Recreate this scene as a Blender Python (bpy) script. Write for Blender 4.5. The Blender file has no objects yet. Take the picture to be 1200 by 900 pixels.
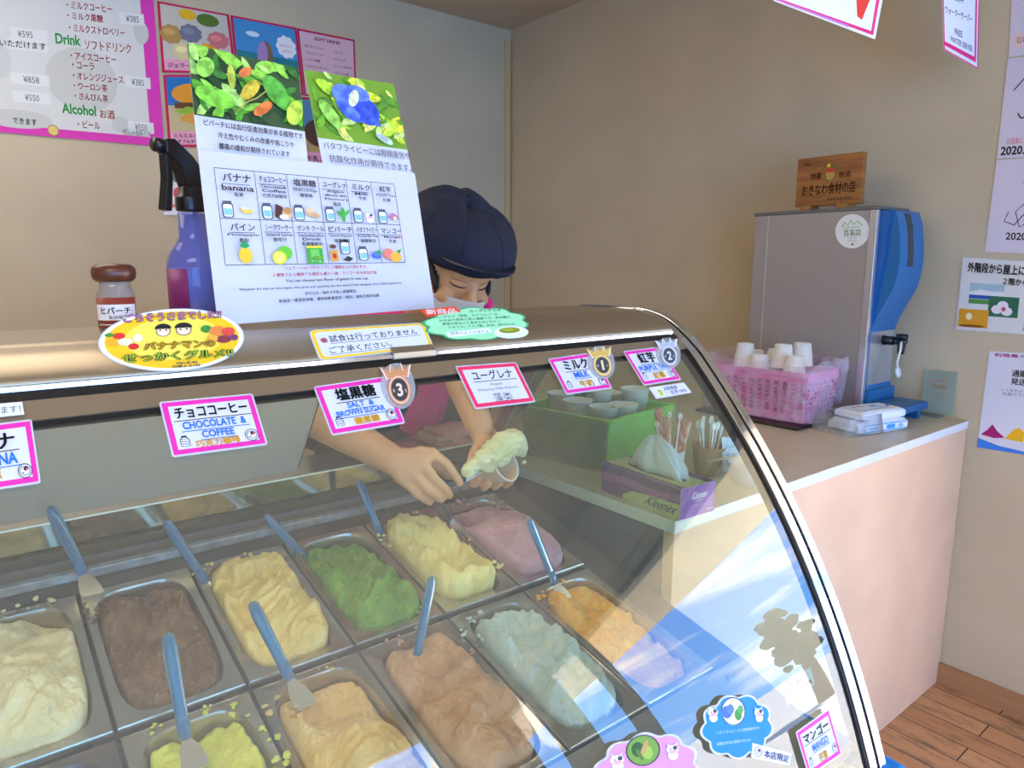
import bpy, math, random
import numpy as np
from mathutils import Vector, Matrix, noise
random.seed(7)
scene = bpy.context.scene
COL = scene.collection

# ------------------------------------------------------------------ camera
F_PX, PITCH, YAW, ROLL, CAM_H = 820.0, math.radians(9.63), math.radians(38.32), math.radians(-0.2), 1.40
cam_d = bpy.data.cameras.new('camera'); cam = bpy.data.objects.new('camera', cam_d); COL.objects.link(cam)
cam_d.sensor_width = 36.0; cam_d.lens = F_PX / 1200 * 36.0; cam_d.clip_start = 0.02
fw = Vector((math.sin(YAW)*math.cos(PITCH), math.cos(YAW)*math.cos(PITCH), -math.sin(PITCH)))
rt0 = Vector((math.cos(YAW), -math.sin(YAW), 0)); dn0 = fw.cross(rt0)
rt = rt0*math.cos(ROLL) + dn0*math.sin(ROLL); dn = dn0*math.cos(ROLL) - rt0*math.sin(ROLL)
M3 = Matrix((rt, -dn, -fw)).transposed()
cam.matrix_world = Matrix.Translation((0, 0, CAM_H)) @ M3.to_4x4()
scene.camera = cam
EYE = Vector((0, 0, CAM_H))
def ray(px, py): return rt*((px-600)/F_PX) + dn*((py-450)/F_PX) + fw
def on(ax, val, px, py):                      # measured point -> real surface (axis plane)
    v = ray(px, py); return EYE + v*((val-EYE[ax])/v[ax])
def onplane(p0, n, px, py):
    v = ray(px, py); n = Vector(n); return EYE + v*((Vector(p0)-EYE).dot(n)/v.dot(n))

# ------------------------------------------------------------------ exposure, sky, lamps
vs = scene.view_settings
scene.display_settings.display_device = 'sRGB'
vs.view_transform = 'Standard'; vs.look = 'None'; vs.gamma = 1.0; vs.use_curve_mapping = False
vs.exposure = -0.25
SKY_STRENGTH = 9.0
world = bpy.data.worlds.new('sky'); scene.world = world; world.use_nodes = True
nt = world.node_tree; N = nt.nodes; L = nt.links; N.clear()
wo = N.new('ShaderNodeOutputWorld'); bg = N.new('ShaderNodeBackground'); bg.inputs[1].default_value = SKY_STRENGTH
tc = N.new('ShaderNodeTexCoord'); sep = N.new('ShaderNodeSeparateXYZ'); L.new(tc.outputs['Generated'], sep.inputs[0])
gr = N.new('ShaderNodeValToRGB'); L.new(sep.outputs['Z'], gr.inputs[0])
e = gr.color_ramp.elements
e[0].position = 0.0; e[0].color = (0.13, 0.42, 0.98, 1); e[1].position = 0.5; e[1].color = (0.04, 0.20, 0.78, 1)
mp = N.new('ShaderNodeMapping'); mp.inputs['Scale'].default_value = (2.2, 2.2, 7.0); mp.inputs['Location'].default_value = (0.3, 1.7, 0.2)
L.new(tc.outputs['Generated'], mp.inputs[0])
nz = N.new('ShaderNodeTexNoise'); nz.inputs['Scale'].default_value = 1.6; nz.inputs['Detail'].default_value = 7; nz.inputs['Roughness'].default_value = 0.58; nz.inputs['Distortion'].default_value = 0.4
L.new(mp.outputs[0], nz.inputs['Vector'])
cr = N.new('ShaderNodeValToRGB'); L.new(nz.outputs['Fac'], cr.inputs[0])
cr.color_ramp.elements[0].position = 0.50; cr.color_ramp.elements[0].color = (0, 0, 0, 1)
cr.color_ramp.elements[1].position = 0.72; cr.color_ramp.elements[1].color = (1, 1, 1, 1)
mx = N.new('ShaderNodeMix'); mx.data_type = 'RGBA'
L.new(cr.outputs[0], mx.inputs[0]); L.new(gr.outputs[0], mx.inputs[6]); mx.inputs[7].default_value = (0.95, 0.97, 1.0, 1)
L.new(mx.outputs[2], bg.inputs[0]); L.new(bg.outputs[0], wo.inputs[0])

def area(name, loc, rot, sx, sy, power, color):
    d = bpy.data.lights.new(name, 'AREA'); d.shape = 'RECTANGLE'; d.size = sx; d.size_y = sy; d.energy = power; d.color = color
    o = bpy.data.objects.new(name, d); COL.objects.link(o); o.location = loc; o.rotation_euler = rot; return o
area('ceiling_light', (-0.9, -0.9, 2.62), (0, 0, 0), 1.6, 1.0, 46, (1.0, 0.93, 0.84))
area('ceiling_light', (-0.4, 2.0, 2.62), (0, 0, 0), 1.6, 1.2, 28, (1.0, 0.90, 0.78))

sd_ = bpy.data.lights.new('sun', 'SUN'); sd_.energy = 36; sd_.angle = math.radians(0.6); sd_.color = (1.0, 0.95, 0.86)
so_ = bpy.data.objects.new('sun', sd_); COL.objects.link(so_); so_.rotation_euler = Vector((-1.0, 0.02, -1.75)).to_track_quat('-Z', 'Y').to_euler()

# ------------------------------------------------------------------ materials
def lin(c):
    return tuple(((v/255)/12.92 if v/255 <= 0.04045 else ((v/255+0.055)/1.055)**2.4) for v in c)
MATS = {}
def mat(name, rgb, rough=0.5, metal=0.0, var=0.0, vscale=20, bump=0.0, bscale=120, spec=0.5, trans=0.0, coat=0.0, rgb2=None, sss=0.0, stretch=None):
    if name in MATS: return MATS[name]
    m = bpy.data.materials.new(name); m.use_nodes = True; MATS[name] = m
    n = m.node_tree.nodes; l = m.node_tree.links; b = n['Principled BSDF']
    c = lin(rgb)
    b.inputs['Base Color'].default_value = (*c, 1); b.inputs['Roughness'].default_value = rough; b.inputs['Metallic'].default_value = metal
    b.inputs['Specular IOR Level'].default_value = spec; b.inputs['Transmission Weight'].default_value = trans; b.inputs['Coat Weight'].default_value = coat
    if sss:
        b.inputs['Subsurface Weight'].default_value = sss; b.inputs['Subsurface Radius'].default_value = (0.01, 0.006, 0.004); b.inputs['Subsurface Scale'].default_value = 0.6
    tcn = n.new('ShaderNodeTexCoord'); vec = tcn.outputs['Object']
    if stretch:
        mpn = n.new('ShaderNodeMapping'); mpn.inputs['Scale'].default_value = stretch; l.new(vec, mpn.inputs[0]); vec = mpn.outputs[0]
    if var or rgb2:
        t = n.new('ShaderNodeTexNoise'); t.inputs['Scale'].default_value = vscale; t.inputs['Detail'].default_value = 5; l.new(vec, t.inputs['Vector'])
        r = n.new('ShaderNodeValToRGB'); l.new(t.outputs['Fac'], r.inputs[0])
        c2 = lin(rgb2) if rgb2 else tuple(min(1, v*(1+var)) for v in c); c1 = c if rgb2 else tuple(v*(1-var) for v in c)
        r.color_ramp.elements[0].position = 0.35; r.color_ramp.elements[0].color = (*c1, 1)
        r.color_ramp.elements[1].position = 0.65; r.color_ramp.elements[1].color = (*c2, 1)
        l.new(r.outputs[0], b.inputs['Base Color'])
    if bump:
        t = n.new('ShaderNodeTexNoise'); t.inputs['Scale'].default_value = bscale; t.inputs['Detail'].default_value = 4; l.new(vec, t.inputs['Vector'])
        bp = n.new('ShaderNodeBump'); bp.inputs['Strength'].default_value = bump; bp.inputs['Distance'].default_value = 0.004
        l.new(t.outputs['Fac'], bp.inputs['Height']); l.new(bp.outputs[0], b.inputs['Normal'])
    return m
def ink(rgb): return mat('ink_%02x%02x%02x' % tuple(rgb), rgb, 0.55, spec=0.3)
def clear(name, tint=(255, 255, 255), ior=1.5, rough=0.0, haze=0.0, hazecol=(255, 255, 255), hnoise=0):
    """pane / film: see-through with a Fresnel reflection on its outer side, optional milky haze"""
    if name in MATS: return MATS[name]
    m = bpy.data.materials.new(name); m.use_nodes = True; MATS[name] = m
    n = m.node_tree.nodes; l = m.node_tree.links; n.clear()
    o = n.new('ShaderNodeOutputMaterial'); tr = n.new('ShaderNodeBsdfTransparent'); tr.inputs[0].default_value = (*lin(tint), 1)
    gl = n.new('ShaderNodeBsdfGlossy'); gl.inputs['Roughness'].default_value = rough
    fr = n.new('ShaderNodeFresnel'); fr.inputs[0].default_value = ior
    ge = n.new('ShaderNodeNewGeometry'); inv = n.new('ShaderNodeMath'); inv.operation = 'SUBTRACT'; inv.inputs[0].default_value = 1; l.new(ge.outputs['Backfacing'], inv.inputs[1])
    mu = n.new('ShaderNodeMath'); mu.operation = 'MULTIPLY'; l.new(fr.outputs[0], mu.inputs[0]); l.new(inv.outputs[0], mu.inputs[1])
    base = tr.outputs[0]
    if haze:
        df = n.new('ShaderNodeBsdfDiffuse'); df.inputs[0].default_value = (*lin(hazecol), 1)
        mh = n.new('ShaderNodeMixShader'); mh.inputs[0].default_value = haze; l.new(tr.outputs[0], mh.inputs[1]); l.new(df.outputs[0], mh.inputs[2]); base = mh.outputs[0]
        if hnoise:
            tcn = n.new('ShaderNodeTexCoord'); t = n.new('ShaderNodeTexNoise'); t.inputs['Scale'].default_value = hnoise; t.inputs['Detail'].default_value = 4; t.inputs['Distortion'].default_value = 1.2
            l.new(tcn.outputs['Object'], t.inputs['Vector']); r = n.new('ShaderNodeMapRange'); r.inputs[1].default_value = 0.35; r.inputs[2].default_value = 0.7; r.inputs[3].default_value = haze*0.4; r.inputs[4].default_value = min(1, haze*1.9)
            l.new(t.outputs['Fac'], r.inputs[0]); l.new(r.outputs[0], mh.inputs[0])
            bp = n.new('ShaderNodeBump'); bp.inputs['Strength'].default_value = 0.6; bp.inputs['Distance'].default_value = 0.01; l.new(t.outputs['Fac'], bp.inputs['Height']); l.new(bp.outputs[0], gl.inputs['Normal'])
    ms = n.new('ShaderNodeMixShader'); l.new(mu.outputs[0], ms.inputs[0]); l.new(base, ms.inputs[1]); l.new(gl.outputs[0], ms.inputs[2]); l.new(ms.outputs[0], o.inputs[0])
    return m

# ------------------------------------------------------------------ mesh helpers
WORLD = {}                                     # things whose parts are given in room coordinates
class MB:
    def __init__(s): s.v = []; s.f = []; s.m = []; s.s = []
    def add(s, vs, fs, m=0, smooth=False):
        o = len(s.v); s.v += [tuple(v) for v in vs]
        for f in fs: s.f.append(tuple(i+o for i in f)); s.m.append(m); s.s.append(smooth)
        return s
    def box(s, x0, y0, z0, x1, y1, z1, m=0, M=None):
        vs = [Vector((x, y, z)) for z in (z0, z1) for y in (y0, y1) for x in (x0, x1)]
        if M: vs = [M @ v for v in vs]
        return s.add(vs, [(0, 2, 3, 1), (4, 5, 7, 6), (0, 1, 5, 4), (2, 6, 7, 3), (0, 4, 6, 2), (1, 3, 7, 5)], m)
    def prism(s, prof, axis, a, b, m=0, smooth=False, M=None):
        """closed 2-D outline extruded along an axis; prof in the other two axes, in order"""
        def mk(t, p):
            return {0: (t, p[0], p[1]), 1: (p[0], t, p[1]), 2: (p[0], p[1], t)}[axis]
        n = len(prof); ts = [a, b]
        if smooth: e_ = math.copysign(min(.0006, abs(b-a)*.2), b-a); ts = [a, a+e_, b-e_, b]   # keeps the end caps out of the smooth shading
        vs = [Vector(mk(t, p)) for t in ts for p in prof]
        if M: vs = [M @ v for v in vs]
        k = len(ts); fs = [(r*n+i, r*n+(i+1) % n, (r+1)*n+(i+1) % n, (r+1)*n+i) for r in range(k-1) for i in range(n)]
        s.add(vs, fs, m, smooth); o = len(s.v) - k*n
        s.f.append(tuple(range(o+n-1, o-1, -1))); s.m.append(m); s.s.append(False)
        s.f.append(tuple(range(o+(k-1)*n, o+k*n))); s.m.append(m); s.s.append(False)
        return s
    def tube(s, pts, rad, n=10, m=0, cap=True, flat=None):
        pts = [Vector(p) for p in pts]; R = rad if isinstance(rad, (list, tuple)) else [rad]*len(pts)
        vs = []; up = None
        for i, p in enumerate(pts):
            t = (pts[min(i+1, len(pts)-1)] - pts[max(i-1, 0)]).normalized()
            if up is None:
                up = Vector(flat[1]) if flat else (Vector((0, 0, 1)) if abs(t.z) < .9 else Vector((1, 0, 0)))
            a = t.cross(up).normalized(); b = a.cross(t).normalized(); up = b
            k = flat[0] if flat else 1.0
            for j in range(n):
                w = 2*math.pi*j/n; vs.append(p + a*math.cos(w)*R[i] + b*math.sin(w)*R[i]*k)
        fs = [(i*n+j, i*n+(j+1) % n, (i+1)*n+(j+1) % n, (i+1)*n+j) for i in range(len(pts)-1) for j in range(n)]
        s.add(vs, fs, m, True); o = len(s.v) - len(vs)
        if cap:
            s.f.append(tuple(o+j for j in range(n-1, -1, -1))); s.m.append(m); s.s.append(False)
            s.f.append(tuple(o+len(vs)-n+j for j in range(n))); s.m.append(m); s.s.append(False)
        return s
    def lathe(s, prof, n=24, M=None, m=0, smooth=True, closed=True):
        vs = []
        for r, z in prof:
            for j in range(n):
                w = 2*math.pi*j/n; vs.append(Vector((r*math.cos(w), r*math.sin(w), z)))
        if M: vs = [M @ v for v in vs]
        k = len(prof)
        fs = [(i*n+j, i*n+(j+1) % n, (i+1)*n+(j+1) % n, (i+1)*n+j) for i in range(k-1) for j in range(n)]
        s.add(vs, fs, m, smooth); o = len(s.v) - len(vs)
        if closed:
            s.f.append(tuple(o+j for j in range(n-1, -1, -1))); s.m.append(m); s.s.append(False)
            s.f.append(tuple(o+len(vs)-n+j for j in range(n))); s.m.append(m); s.s.append(False)
        return s
    def sph(s, c, r, n=12, k=8, m=0, M=None):
        vs = []; c = Vector(c); r3 = r if isinstance(r, (tuple, list)) else (r, r, r)
        for i in range(k+1):
            t = math.pi*i/k
            for j in range(n):
                w = 2*math.pi*j/n
                v = Vector((r3[0]*math.sin(t)*math.cos(w), r3[1]*math.sin(t)*math.sin(w), r3[2]*math.cos(t)))
                vs.append(c + (M @ v if M else v))
        fs = [(i*n+j, (i+1)*n+j, (i+1)*n+(j+1) % n, i*n+(j+1) % n) for i in range(k) for j in range(n)]
        return s.add(vs, fs, m, True)
    def build(s, name, mats, parent=None, bevel=0, sub=0, mtx=None):
        me = bpy.data.meshes.new(name); me.from_pydata(s.v, [], s.f)
        for mm in (mats if isinstance(mats, (list, tuple)) else [mats]): me.materials.append(mm)
        me.polygons.foreach_set('material_index', s.m); me.polygons.foreach_set('use_smooth', s.s); me.update()
        o = bpy.data.objects.new(name, me); COL.objects.link(o)
        if mtx is not None: o.matrix_world = mtx
        if parent:
            o.parent = parent
            if parent.name in WORLD: o.matrix_parent_inverse = WORLD[parent.name].inverted()
        if bevel:
            b = o.modifiers.new('bevel', 'BEVEL'); b.width = bevel; b.segments = 2; b.limit_method = 'ANGLE'; b.angle_limit = math.radians(40)
        if sub:
            b = o.modifiers.new('subdivision', 'SUBSURF'); b.levels = sub; b.render_levels = sub
        return o
def tag(o, label=None, cat=None, group=None, kind=None):
    if label: o['label'] = label
    if cat: o['category'] = cat
    if group: o['group'] = group
    if kind: o['kind'] = kind
    return o
def empty(name, label, cat, loc=(0, 0, 0), group=None, mtx=None, world=False):
    o = bpy.data.objects.new(name, None); COL.objects.link(o); o.empty_display_size = 0.05
    if mtx is not None: o.matrix_world = mtx
    else: o.location = loc
    if world: WORLD[o.name] = Matrix.Translation(loc)
    return tag(o, label, cat, group)
def struct(o, label=None): o['kind'] = 'structure'; (label and o.__setitem__('label', label)); return o
def smoothpts(pts, n=6):                       # Catmull-Rom through points
    P = [Vector(p) for p in pts]; P = [P[0]*2-P[1]] + P + [P[-1]*2-P[-2]]; out = []
    for i in range(1, len(P)-2):
        for k in range(n):
            t = k/n; a, b, c, d = P[i-1], P[i], P[i+1], P[i+2]
            out.append(0.5*((2*b)+(c-a)*t+(2*a-5*b+4*c-d)*t*t+(3*b-a-3*c+d)*t**3))
    return out + [P[-2]]

# ------------------------------------------------------------------ writing and printed things
_tc = bpy.data.curves.new('type', 'FONT'); _to = bpy.data.objects.new('type', _tc); COL.objects.link(_to)
_cache = {}
def glyphs(s, bold=0.0, res=3):
    cjk = any(ord(ch) > 0x2000 for ch in s); wide = bold; bold = 0.0 if cjk else min(bold, .03)
    key = (s, wide, res)
    if key not in _cache:
        _tc.body = s; _tc.offset = bold; _tc.resolution_u = res
        dg = bpy.context.evaluated_depsgraph_get(); dg.update()
        me = bpy.data.meshes.new_from_object(_to.evaluated_get(dg))
        vs = [v.co.copy() for v in me.vertices]; fs = [tuple(p.vertices) for p in me.polygons]; bpy.data.meshes.remove(me)
        if not vs: vs = [Vector((0, 0, 0)), Vector((1, 0, 0)), Vector((1, 1, 0))]; fs = []
        if cjk and wide and fs:                # heavier strokes: the outline repeated a little to each side
            d = min(.10, wide*.9); k = len(vs); sh = [(-d, 0), (d, 0), (0, d*.7), (0, -d*.7)]; v0, f0 = list(vs), list(fs)
            for dx, dy in sh: fs = fs + [tuple(i+len(vs) for i in f) for f in f0]; vs = vs + [v+Vector((dx, dy, 0)) for v in v0]
        _cache[key] = (vs, fs)
    return _cache[key]
def quad_map(q, off=0.0):
    TL, TR, BR, BL = [Vector(p) for p in q]; n = (TR-TL).cross(TL-BL).normalized()
    def f(u, v, h=0.0): return TL*(1-u)*(1-v) + TR*u*(1-v) + BR*u*v + BL*(1-u)*v + n*(h+off)
    return f
def bent(f, n, depth):                          # paper with a soft curl
    return lambda u, v, h=0.0: f(u, v, h) + n*(depth*(4*v*(1-v)))
RECT = [(0, 0), (1, 0), (1, 1), (0, 1)]
def ell(cx, cy, rx, ry, n=28, a0=0, a1=360, rot=0):
    out = []
    for i in range(n+1 if a1-a0 < 360 else n):
        w = math.radians(a0+(a1-a0)*i/n); x, y = rx*math.cos(w), ry*math.sin(w); r = math.radians(rot)
        out.append((cx+x*math.cos(r)-y*math.sin(r), cy+x*math.sin(r)+y*math.cos(r)))
    return out
def rrect(x0, y0, x1, y1, rx, ry, n=5):
    o = []
    for cx, cy, a in ((x1-rx, y0+ry, -90), (x1-rx, y1-ry, 0), (x0+rx, y1-ry, 90), (x0+rx, y0+ry, 180)):
        o += [(cx+rx*math.cos(math.radians(a+90*i/n)), cy+ry*math.sin(math.radians(a+90*i/n))) for i in range(n+1)]
    return o
def scallop(cx, cy, rx, ry, k, amp, n=8, ph=0):
    return [(cx+rx*(1-amp+amp*abs(math.sin(k*w/2+ph)))*math.cos(w), cy+ry*(1-amp+amp*abs(math.sin(k*w/2+ph)))*math.sin(w)) for w in [2*math.pi*i/(k*n) for i in range(k*n)]]
def card(name, label, cat, q, elems, outline=RECT, base=(236, 236, 240), thick=0.0008, group=None, off=0.0, gap=6e-5, film=None, bmat=None, fmap=None, curl=0, parent=None, art='artwork', txt='lettering'):
    """a printed sheet: slab with the outline + children for its pictures and its lettering. elems in 0..1, v down"""
    f = fmap or quad_map(q, off)
    if curl:
        g = f; nn = (g(.5, .5, 1)-g(.5, .5, 0)); f = lambda u, v, h=0.0: g(u, v, h)+nn*curl*(v*v)
    b = MB()
    if curl:
        k = 10; vs = [f(u, j/k, h) for h in (0, -thick) for j in range(k+1) for u in (0, 1)]; o = 2*(k+1); fs = []
        for j in range(k):
            a = 2*j; fs += [(a+2, a+3, a+1, a), (o+a, o+a+1, o+a+3, o+a+2), (a, o+a, o+a+2, a+2), (a+1, a+3, o+a+3, o+a+1)]
        fs += [(0, 1, o+1, o), (2*k, o+2*k, o+2*k+1, 2*k+1)]
        b.add(vs, fs)
    else:
        n = len(outline); vs = [f(u, v, 0) for u, v in outline] + [f(u, v, -thick) for u, v in outline]
        b.add(vs, [tuple(range(n-1, -1, -1)), tuple(range(n, 2*n))] + [(i, (i+1) % n, (i+1) % n+n, i+n) for i in range(n)])
    root = b.build(name, bmat or mat('paper_%d_%d_%d' % base, base, 0.45), parent)
    if not parent: tag(root, label, cat, group)
    T = MB(); A = MB(); tm = []; am = []
    def idx(lst, c):
        if c not in lst: lst.append(c)
        return lst.index(c)
    h = gap*2; tl = 0.0
    for el in elems:
        k = el[0]
        if k == 't':
            _, s, x0, y0, x1, y1, c = el[:7]; bold = el[7] if len(el) > 7 else 0.0; skew = el[8] if len(el) > 8 else 0.0
            vs, fs = glyphs(s, bold)
            ax = min(v.x for v in vs); bx = max(v.x for v in vs); ay = min(v.y for v in vs); by = max(v.y for v in vs)
            sx = (x1-x0)/max(1e-6, bx-ax); sy = (y1-y0)/max(1e-6, by-ay)
            T.add([(x0+(v.x-ax)*sx+skew*(v.y-ay)*sy, y1-(v.y-ay)*sy, tl) for v in vs], fs, idx(tm, tuple(c))); tl += 5e-6
        else:
            h += gap
            if k == 'r': P = [(el[1], el[2]), (el[3], el[2]), (el[3], el[4]), (el[1], el[4])]; c = el[5]
            elif k == 'e': P = ell(*el[1:5], n=el[6] if len(el) > 6 else 20); c = el[5]
            elif k == 'p': P = el[1]; c = el[2]
            elif k == 'o':                       # outline stroke along a closed path
                P0, wd, c = el[1], el[2], el[3]; cx = sum(p[0] for p in P0)/len(P0); cy = sum(p[1] for p in P0)/len(P0); n = len(P0)
                asp = el[4] if len(el) > 4 else 1
                Pi = [(cx+(x-cx)*(1-wd), cy+(y-cy)*(1-wd*asp)) for x, y in P0]
                A.add([f(u, v, h) for u, v in P0+Pi], [(i, i+n, (i+1) % n+n, (i+1) % n) for i in range(n)], idx(am, tuple(c))); continue
            elif k == 's':                       # open stroke
                P0, wd, c = el[1], el[2], el[3]; n = len(P0); vs = []; asp = el[4] if len(el) > 4 else 1
                for i, (x, y) in enumerate(P0):
                    ax_, ay_ = P0[max(0, i-1)]; bx_, by_ = P0[min(n-1, i+1)]; dx, dy = bx_-ax_, (by_-ay_)/asp; l_ = math.hypot(dx, dy) or 1
                    vs += [f(x-dy/l_*wd/2, y+dx/l_*wd/2*asp, h), f(x+dy/l_*wd/2, y-dx/l_*wd/2*asp, h)]
                A.add(vs, [(2*i, 2*i+1, 2*i+3, 2*i+2) for i in range(n-1)], idx(am, tuple(c))); continue
            if curl and k == 'r':
                kk = 8; x0, x1 = el[1], el[3]; vs = [f(x, el[2]+(el[4]-el[2])*j/kk, h) for j in range(kk+1) for x in (x0, x1)]
                A.add(vs, [(2*j+2, 2*j+3, 2*j+1, 2*j) for j in range(kk)], idx(am, tuple(c))); continue
            A.add([f(u, v, h) for u, v in P], [tuple(range(len(P)-1, -1, -1))], idx(am, tuple(c)))
    TH = h + gap
    T.v = [tuple(f(u, v, TH+w)) for u, v, w in T.v]
    def im(c): return MATS[c[0]] if isinstance(c[0], str) else ink(c)
    if A.f: A.build(art, [im(c) for c in am], root)
    if T.f: T.build(txt, [im(c) for c in tm], root)
    return root
# ================================================================== the room
XW, YB, ZC = 2.512, 3.20, 2.657               # right wall, back wall, ceiling
XL, YF = -2.6, -3.2
m_wall = mat('painted_wall', (205, 189, 157), 0.75, var=0.05, vscale=3, bump=0.25, bscale=90)
m_ceil = mat('ceiling_board', (196, 180, 152), 0.85, bump=0.15, bscale=60)
m_soffit = mat('soffit_board', (228, 208, 168), 0.8, var=0.06, vscale=2)
def floor_mat():
    m = bpy.data.materials.new('worn_plank_floor'); m.use_nodes = True; n = m.node_tree.nodes; l = m.node_tree.links; b = n['Principled BSDF']
    tcn = n.new('ShaderNodeTexCoord'); mpn = n.new('ShaderNodeMapping'); mpn.inputs['Rotation'].default_value = (0, 0, math.radians(90)); l.new(tcn.outputs['Object'], mpn.inputs[0])
    br = n.new('ShaderNodeTexBrick'); l.new(mpn.outputs[0], br.inputs['Vector'])
    br.inputs['Scale'].default_value = 1; br.inputs['Brick Width'].default_value = 0.62; br.inputs['Row Height'].default_value = 0.085; br.inputs['Mortar Size'].default_value = 0.002
    br.inputs['Color1'].default_value = (*lin((206, 156, 112)), 1); br.inputs['Color2'].default_value = (*lin((188, 136, 94)), 1); br.inputs['Mortar'].default_value = (*lin((60, 42, 32)), 1)
    t = n.new('ShaderNodeTexNoise'); t.inputs['Scale'].default_value = 9; t.inputs['Detail'].default_value = 8; t.inputs['Roughness'].default_value = 0.7
    mp2 = n.new('ShaderNodeMapping'); mp2.inputs['Scale'].default_value = (3, 0.7, 1); l.new(tcn.outputs['Object'], mp2.inputs[0]); l.new(mp2.outputs[0], t.inputs['Vector'])
    r = n.new('ShaderNodeValToRGB'); l.new(t.outputs['Fac'], r.inputs[0]); r.color_ramp.elements[0].position = 0.5; r.color_ramp.elements[0].color = (0, 0, 0, 1); r.color_ramp.elements[1].position = 0.66; r.color_ramp.elements[1].color = (0.75, 0.75, 0.75, 1)
    mxn = n.new('ShaderNodeMix'); mxn.data_type = 'RGBA'; l.new(r.outputs[0], mxn.inputs[0]); l.new(br.outputs['Color'], mxn.inputs[6]); mxn.inputs[7].default_value = (*lin((92, 78, 68)), 1)
    l.new(mxn.outputs[2], b.inputs['Base Color']); b.inputs['Roughness'].default_value = 0.55
    return m
struct(MB().box(XL-.1, YF-.1, -0.1, XW, YB+.1, 0).build('floor', floor_mat()))
struct(MB().box(XL-.1, YF-.1, ZC, XW+.12, YB+.1, ZC+.1).build('ceiling', m_ceil))
struct(MB().box(XL-.1, YB, 0, XW+.12, YB+.1, ZC).build('wall_back', m_wall))
struct(MB().box(XL-.1, YF, 0, XL, YB, ZC).build('wall_left', m_wall))
HEAD_Z, OY0, OY1 = 2.06, -3.1, 0.12           # opening in the right wall
w = MB(); w.box(XW, OY1, 0, XW+.12, YB, ZC); w.box(XW, YF, HEAD_Z+.1, XW+.12, OY1, ZC); w.box(XW, YF, 0, XW+.12, OY0, HEAD_Z+.1)
struct(w.build('wall_right', m_wall))
w = MB(); w.box(XL-.1, YF-.1, 0, -2.3, YF, ZC); w.box(2.1, YF-.1, 0, XW+.12, YF, ZC); w.box(-2.3, YF-.1, 2.3, 2.1, YF, ZC)
struct(w.build('wall_front', m_wall))
m_dark = mat('dark_bronze_frame', (70, 62, 55), 0.4, 0.3)
m_head = mat('pale_door_header', (160, 150, 120), 0.4, 0.2)
hd = MB(); hd.box(XW-.03, OY0, HEAD_Z, XW+.14, OY1, HEAD_Z+.1); hd.box(XW-.06, OY0, HEAD_Z+.03, XW-.03, OY1, HEAD_Z+.055)
struct(hd.build('trim_1', m_head))
fr = MB(); fr.box(XW+.01, OY0, HEAD_Z-.05, XW+.10, OY1, HEAD_Z)
for y in (-1.93, -2.42, -2.62, -3.08): fr.box(XW+.01, y-.035, 0, XW+.10, y+.035, HEAD_Z)
struct(fr.build('door_1', m_dark))
struct(MB().box(XW-.014, OY1, 0, XW, YB, 0.071).build('baseboard_right', mat('wood_skirting', (176, 130, 88), 0.5, var=0.08, vscale=30, stretch=(1, .15, 3))))
struct(MB().box(XW-.045, YB-.014, 0, XW-.012, YB, 2.60).build('trim_2', mat('pale_wood_strip', (214, 184, 128), 0.5)))
# outside: eave over the doors, ground
struct(MB().box(XW+.12, -7, 2.25, 4.15, 1.4, 2.33).build('eave_soffit', m_soffit))
struct(MB().box(XW+.12, -30, -0.25, 40, 20, -0.1).build('ground_outside', mat('pale_paving', (196, 190, 178), 0.9, var=.1, vscale=4)))
def tree(loc, hgt, rad, label, seed):
    rnd = random.Random(seed); t = empty('tree', label, 'tree', loc, 'trees outside the doors')
    MB().tube([(0, 0, 0), (.05, 0, hgt*.35), (0, .05, hgt*.7)], [.12, .1, .05], 8).build('trunk', mat('bark', (70, 55, 42), .9), t)
    c = MB()
    for _ in range(60):
        a = rnd.uniform(0, 6.28); rr = rad*rnd.uniform(.1, .95); zz = hgt*rnd.uniform(.42, .97); q = 1-.5*abs(zz/hgt-.65)/.3; p = (rr*q*math.cos(a), rr*q*math.sin(a), zz); o = len(c.v); c.sph(p, rad*rnd.uniform(.16, .32), 12, 8)
        for i in range(o, len(c.v)):
            v = Vector(c.v[i]); c.v[i] = tuple(v + (v-Vector(p))*0.5*noise.noise(v*9))
    c.build('foliage', mat('dark_leaves', (46, 62, 40), .8, var=.4, vscale=9), t)
tree((7.6, -4.9, -0.1), 2.15, .42, 'small dark green tree outside the doors, showing near the MANGO card', 1)
tree((5.3, -8.0, -0.1), 2.0, .5, 'farther dark tree outside the doors, beyond the door posts', 3)
# ================================================================== the ice cream display case
S = 0.965
XR, XG, XLEFT = 1.038, 0.996, -0.92           # outer trim face, glass right edge, case left end
_G = [(.792, 1.277), (.687, 1.167), (.599, 1.052), (.533, .953), (.483, .859), (.433, .741), (.404, .665)]
GC = np.polyfit([g[1] for g in _G], [g[0] for g in _G], 3)
def gy(z): return float(np.polyval(GC, z))
def gn(z):                                     # outward normal of the front glass
    d = float(np.polyval(np.polyder(GC), z)); return Vector((0, -1, d)).normalized()
def on_glass(px, py, off=0.0):
    v = ray(px, py); a, b = .4, 1.6
    for k in range(600):
        t = .35 + k*.002; q = EYE + v*t
        if q.y > gy(q.z) - off*1.1: break
    lo, hi = t-.002, t
    for _ in range(30):
        t = (lo+hi)/2; q = EYE+v*t
        if q.y > gy(q.z) - off*1.1: hi = t
        else: lo = t
    return EYE + v*t
steel = mat('brushed_steel', (190, 186, 178), 0.28, 0.9, var=.05, vscale=40, stretch=(1, 30, 30))
chrome = mat('polished_chrome', (225, 225, 228), 0.10, 1.0)
champ = mat('champagne_steel', (176, 160, 134), 0.34, 0.8)
rubber = mat('black_gasket', (16, 15, 15), 0.5)
white_pl = mat('white_plastic', (225, 225, 222), 0.4)
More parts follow.
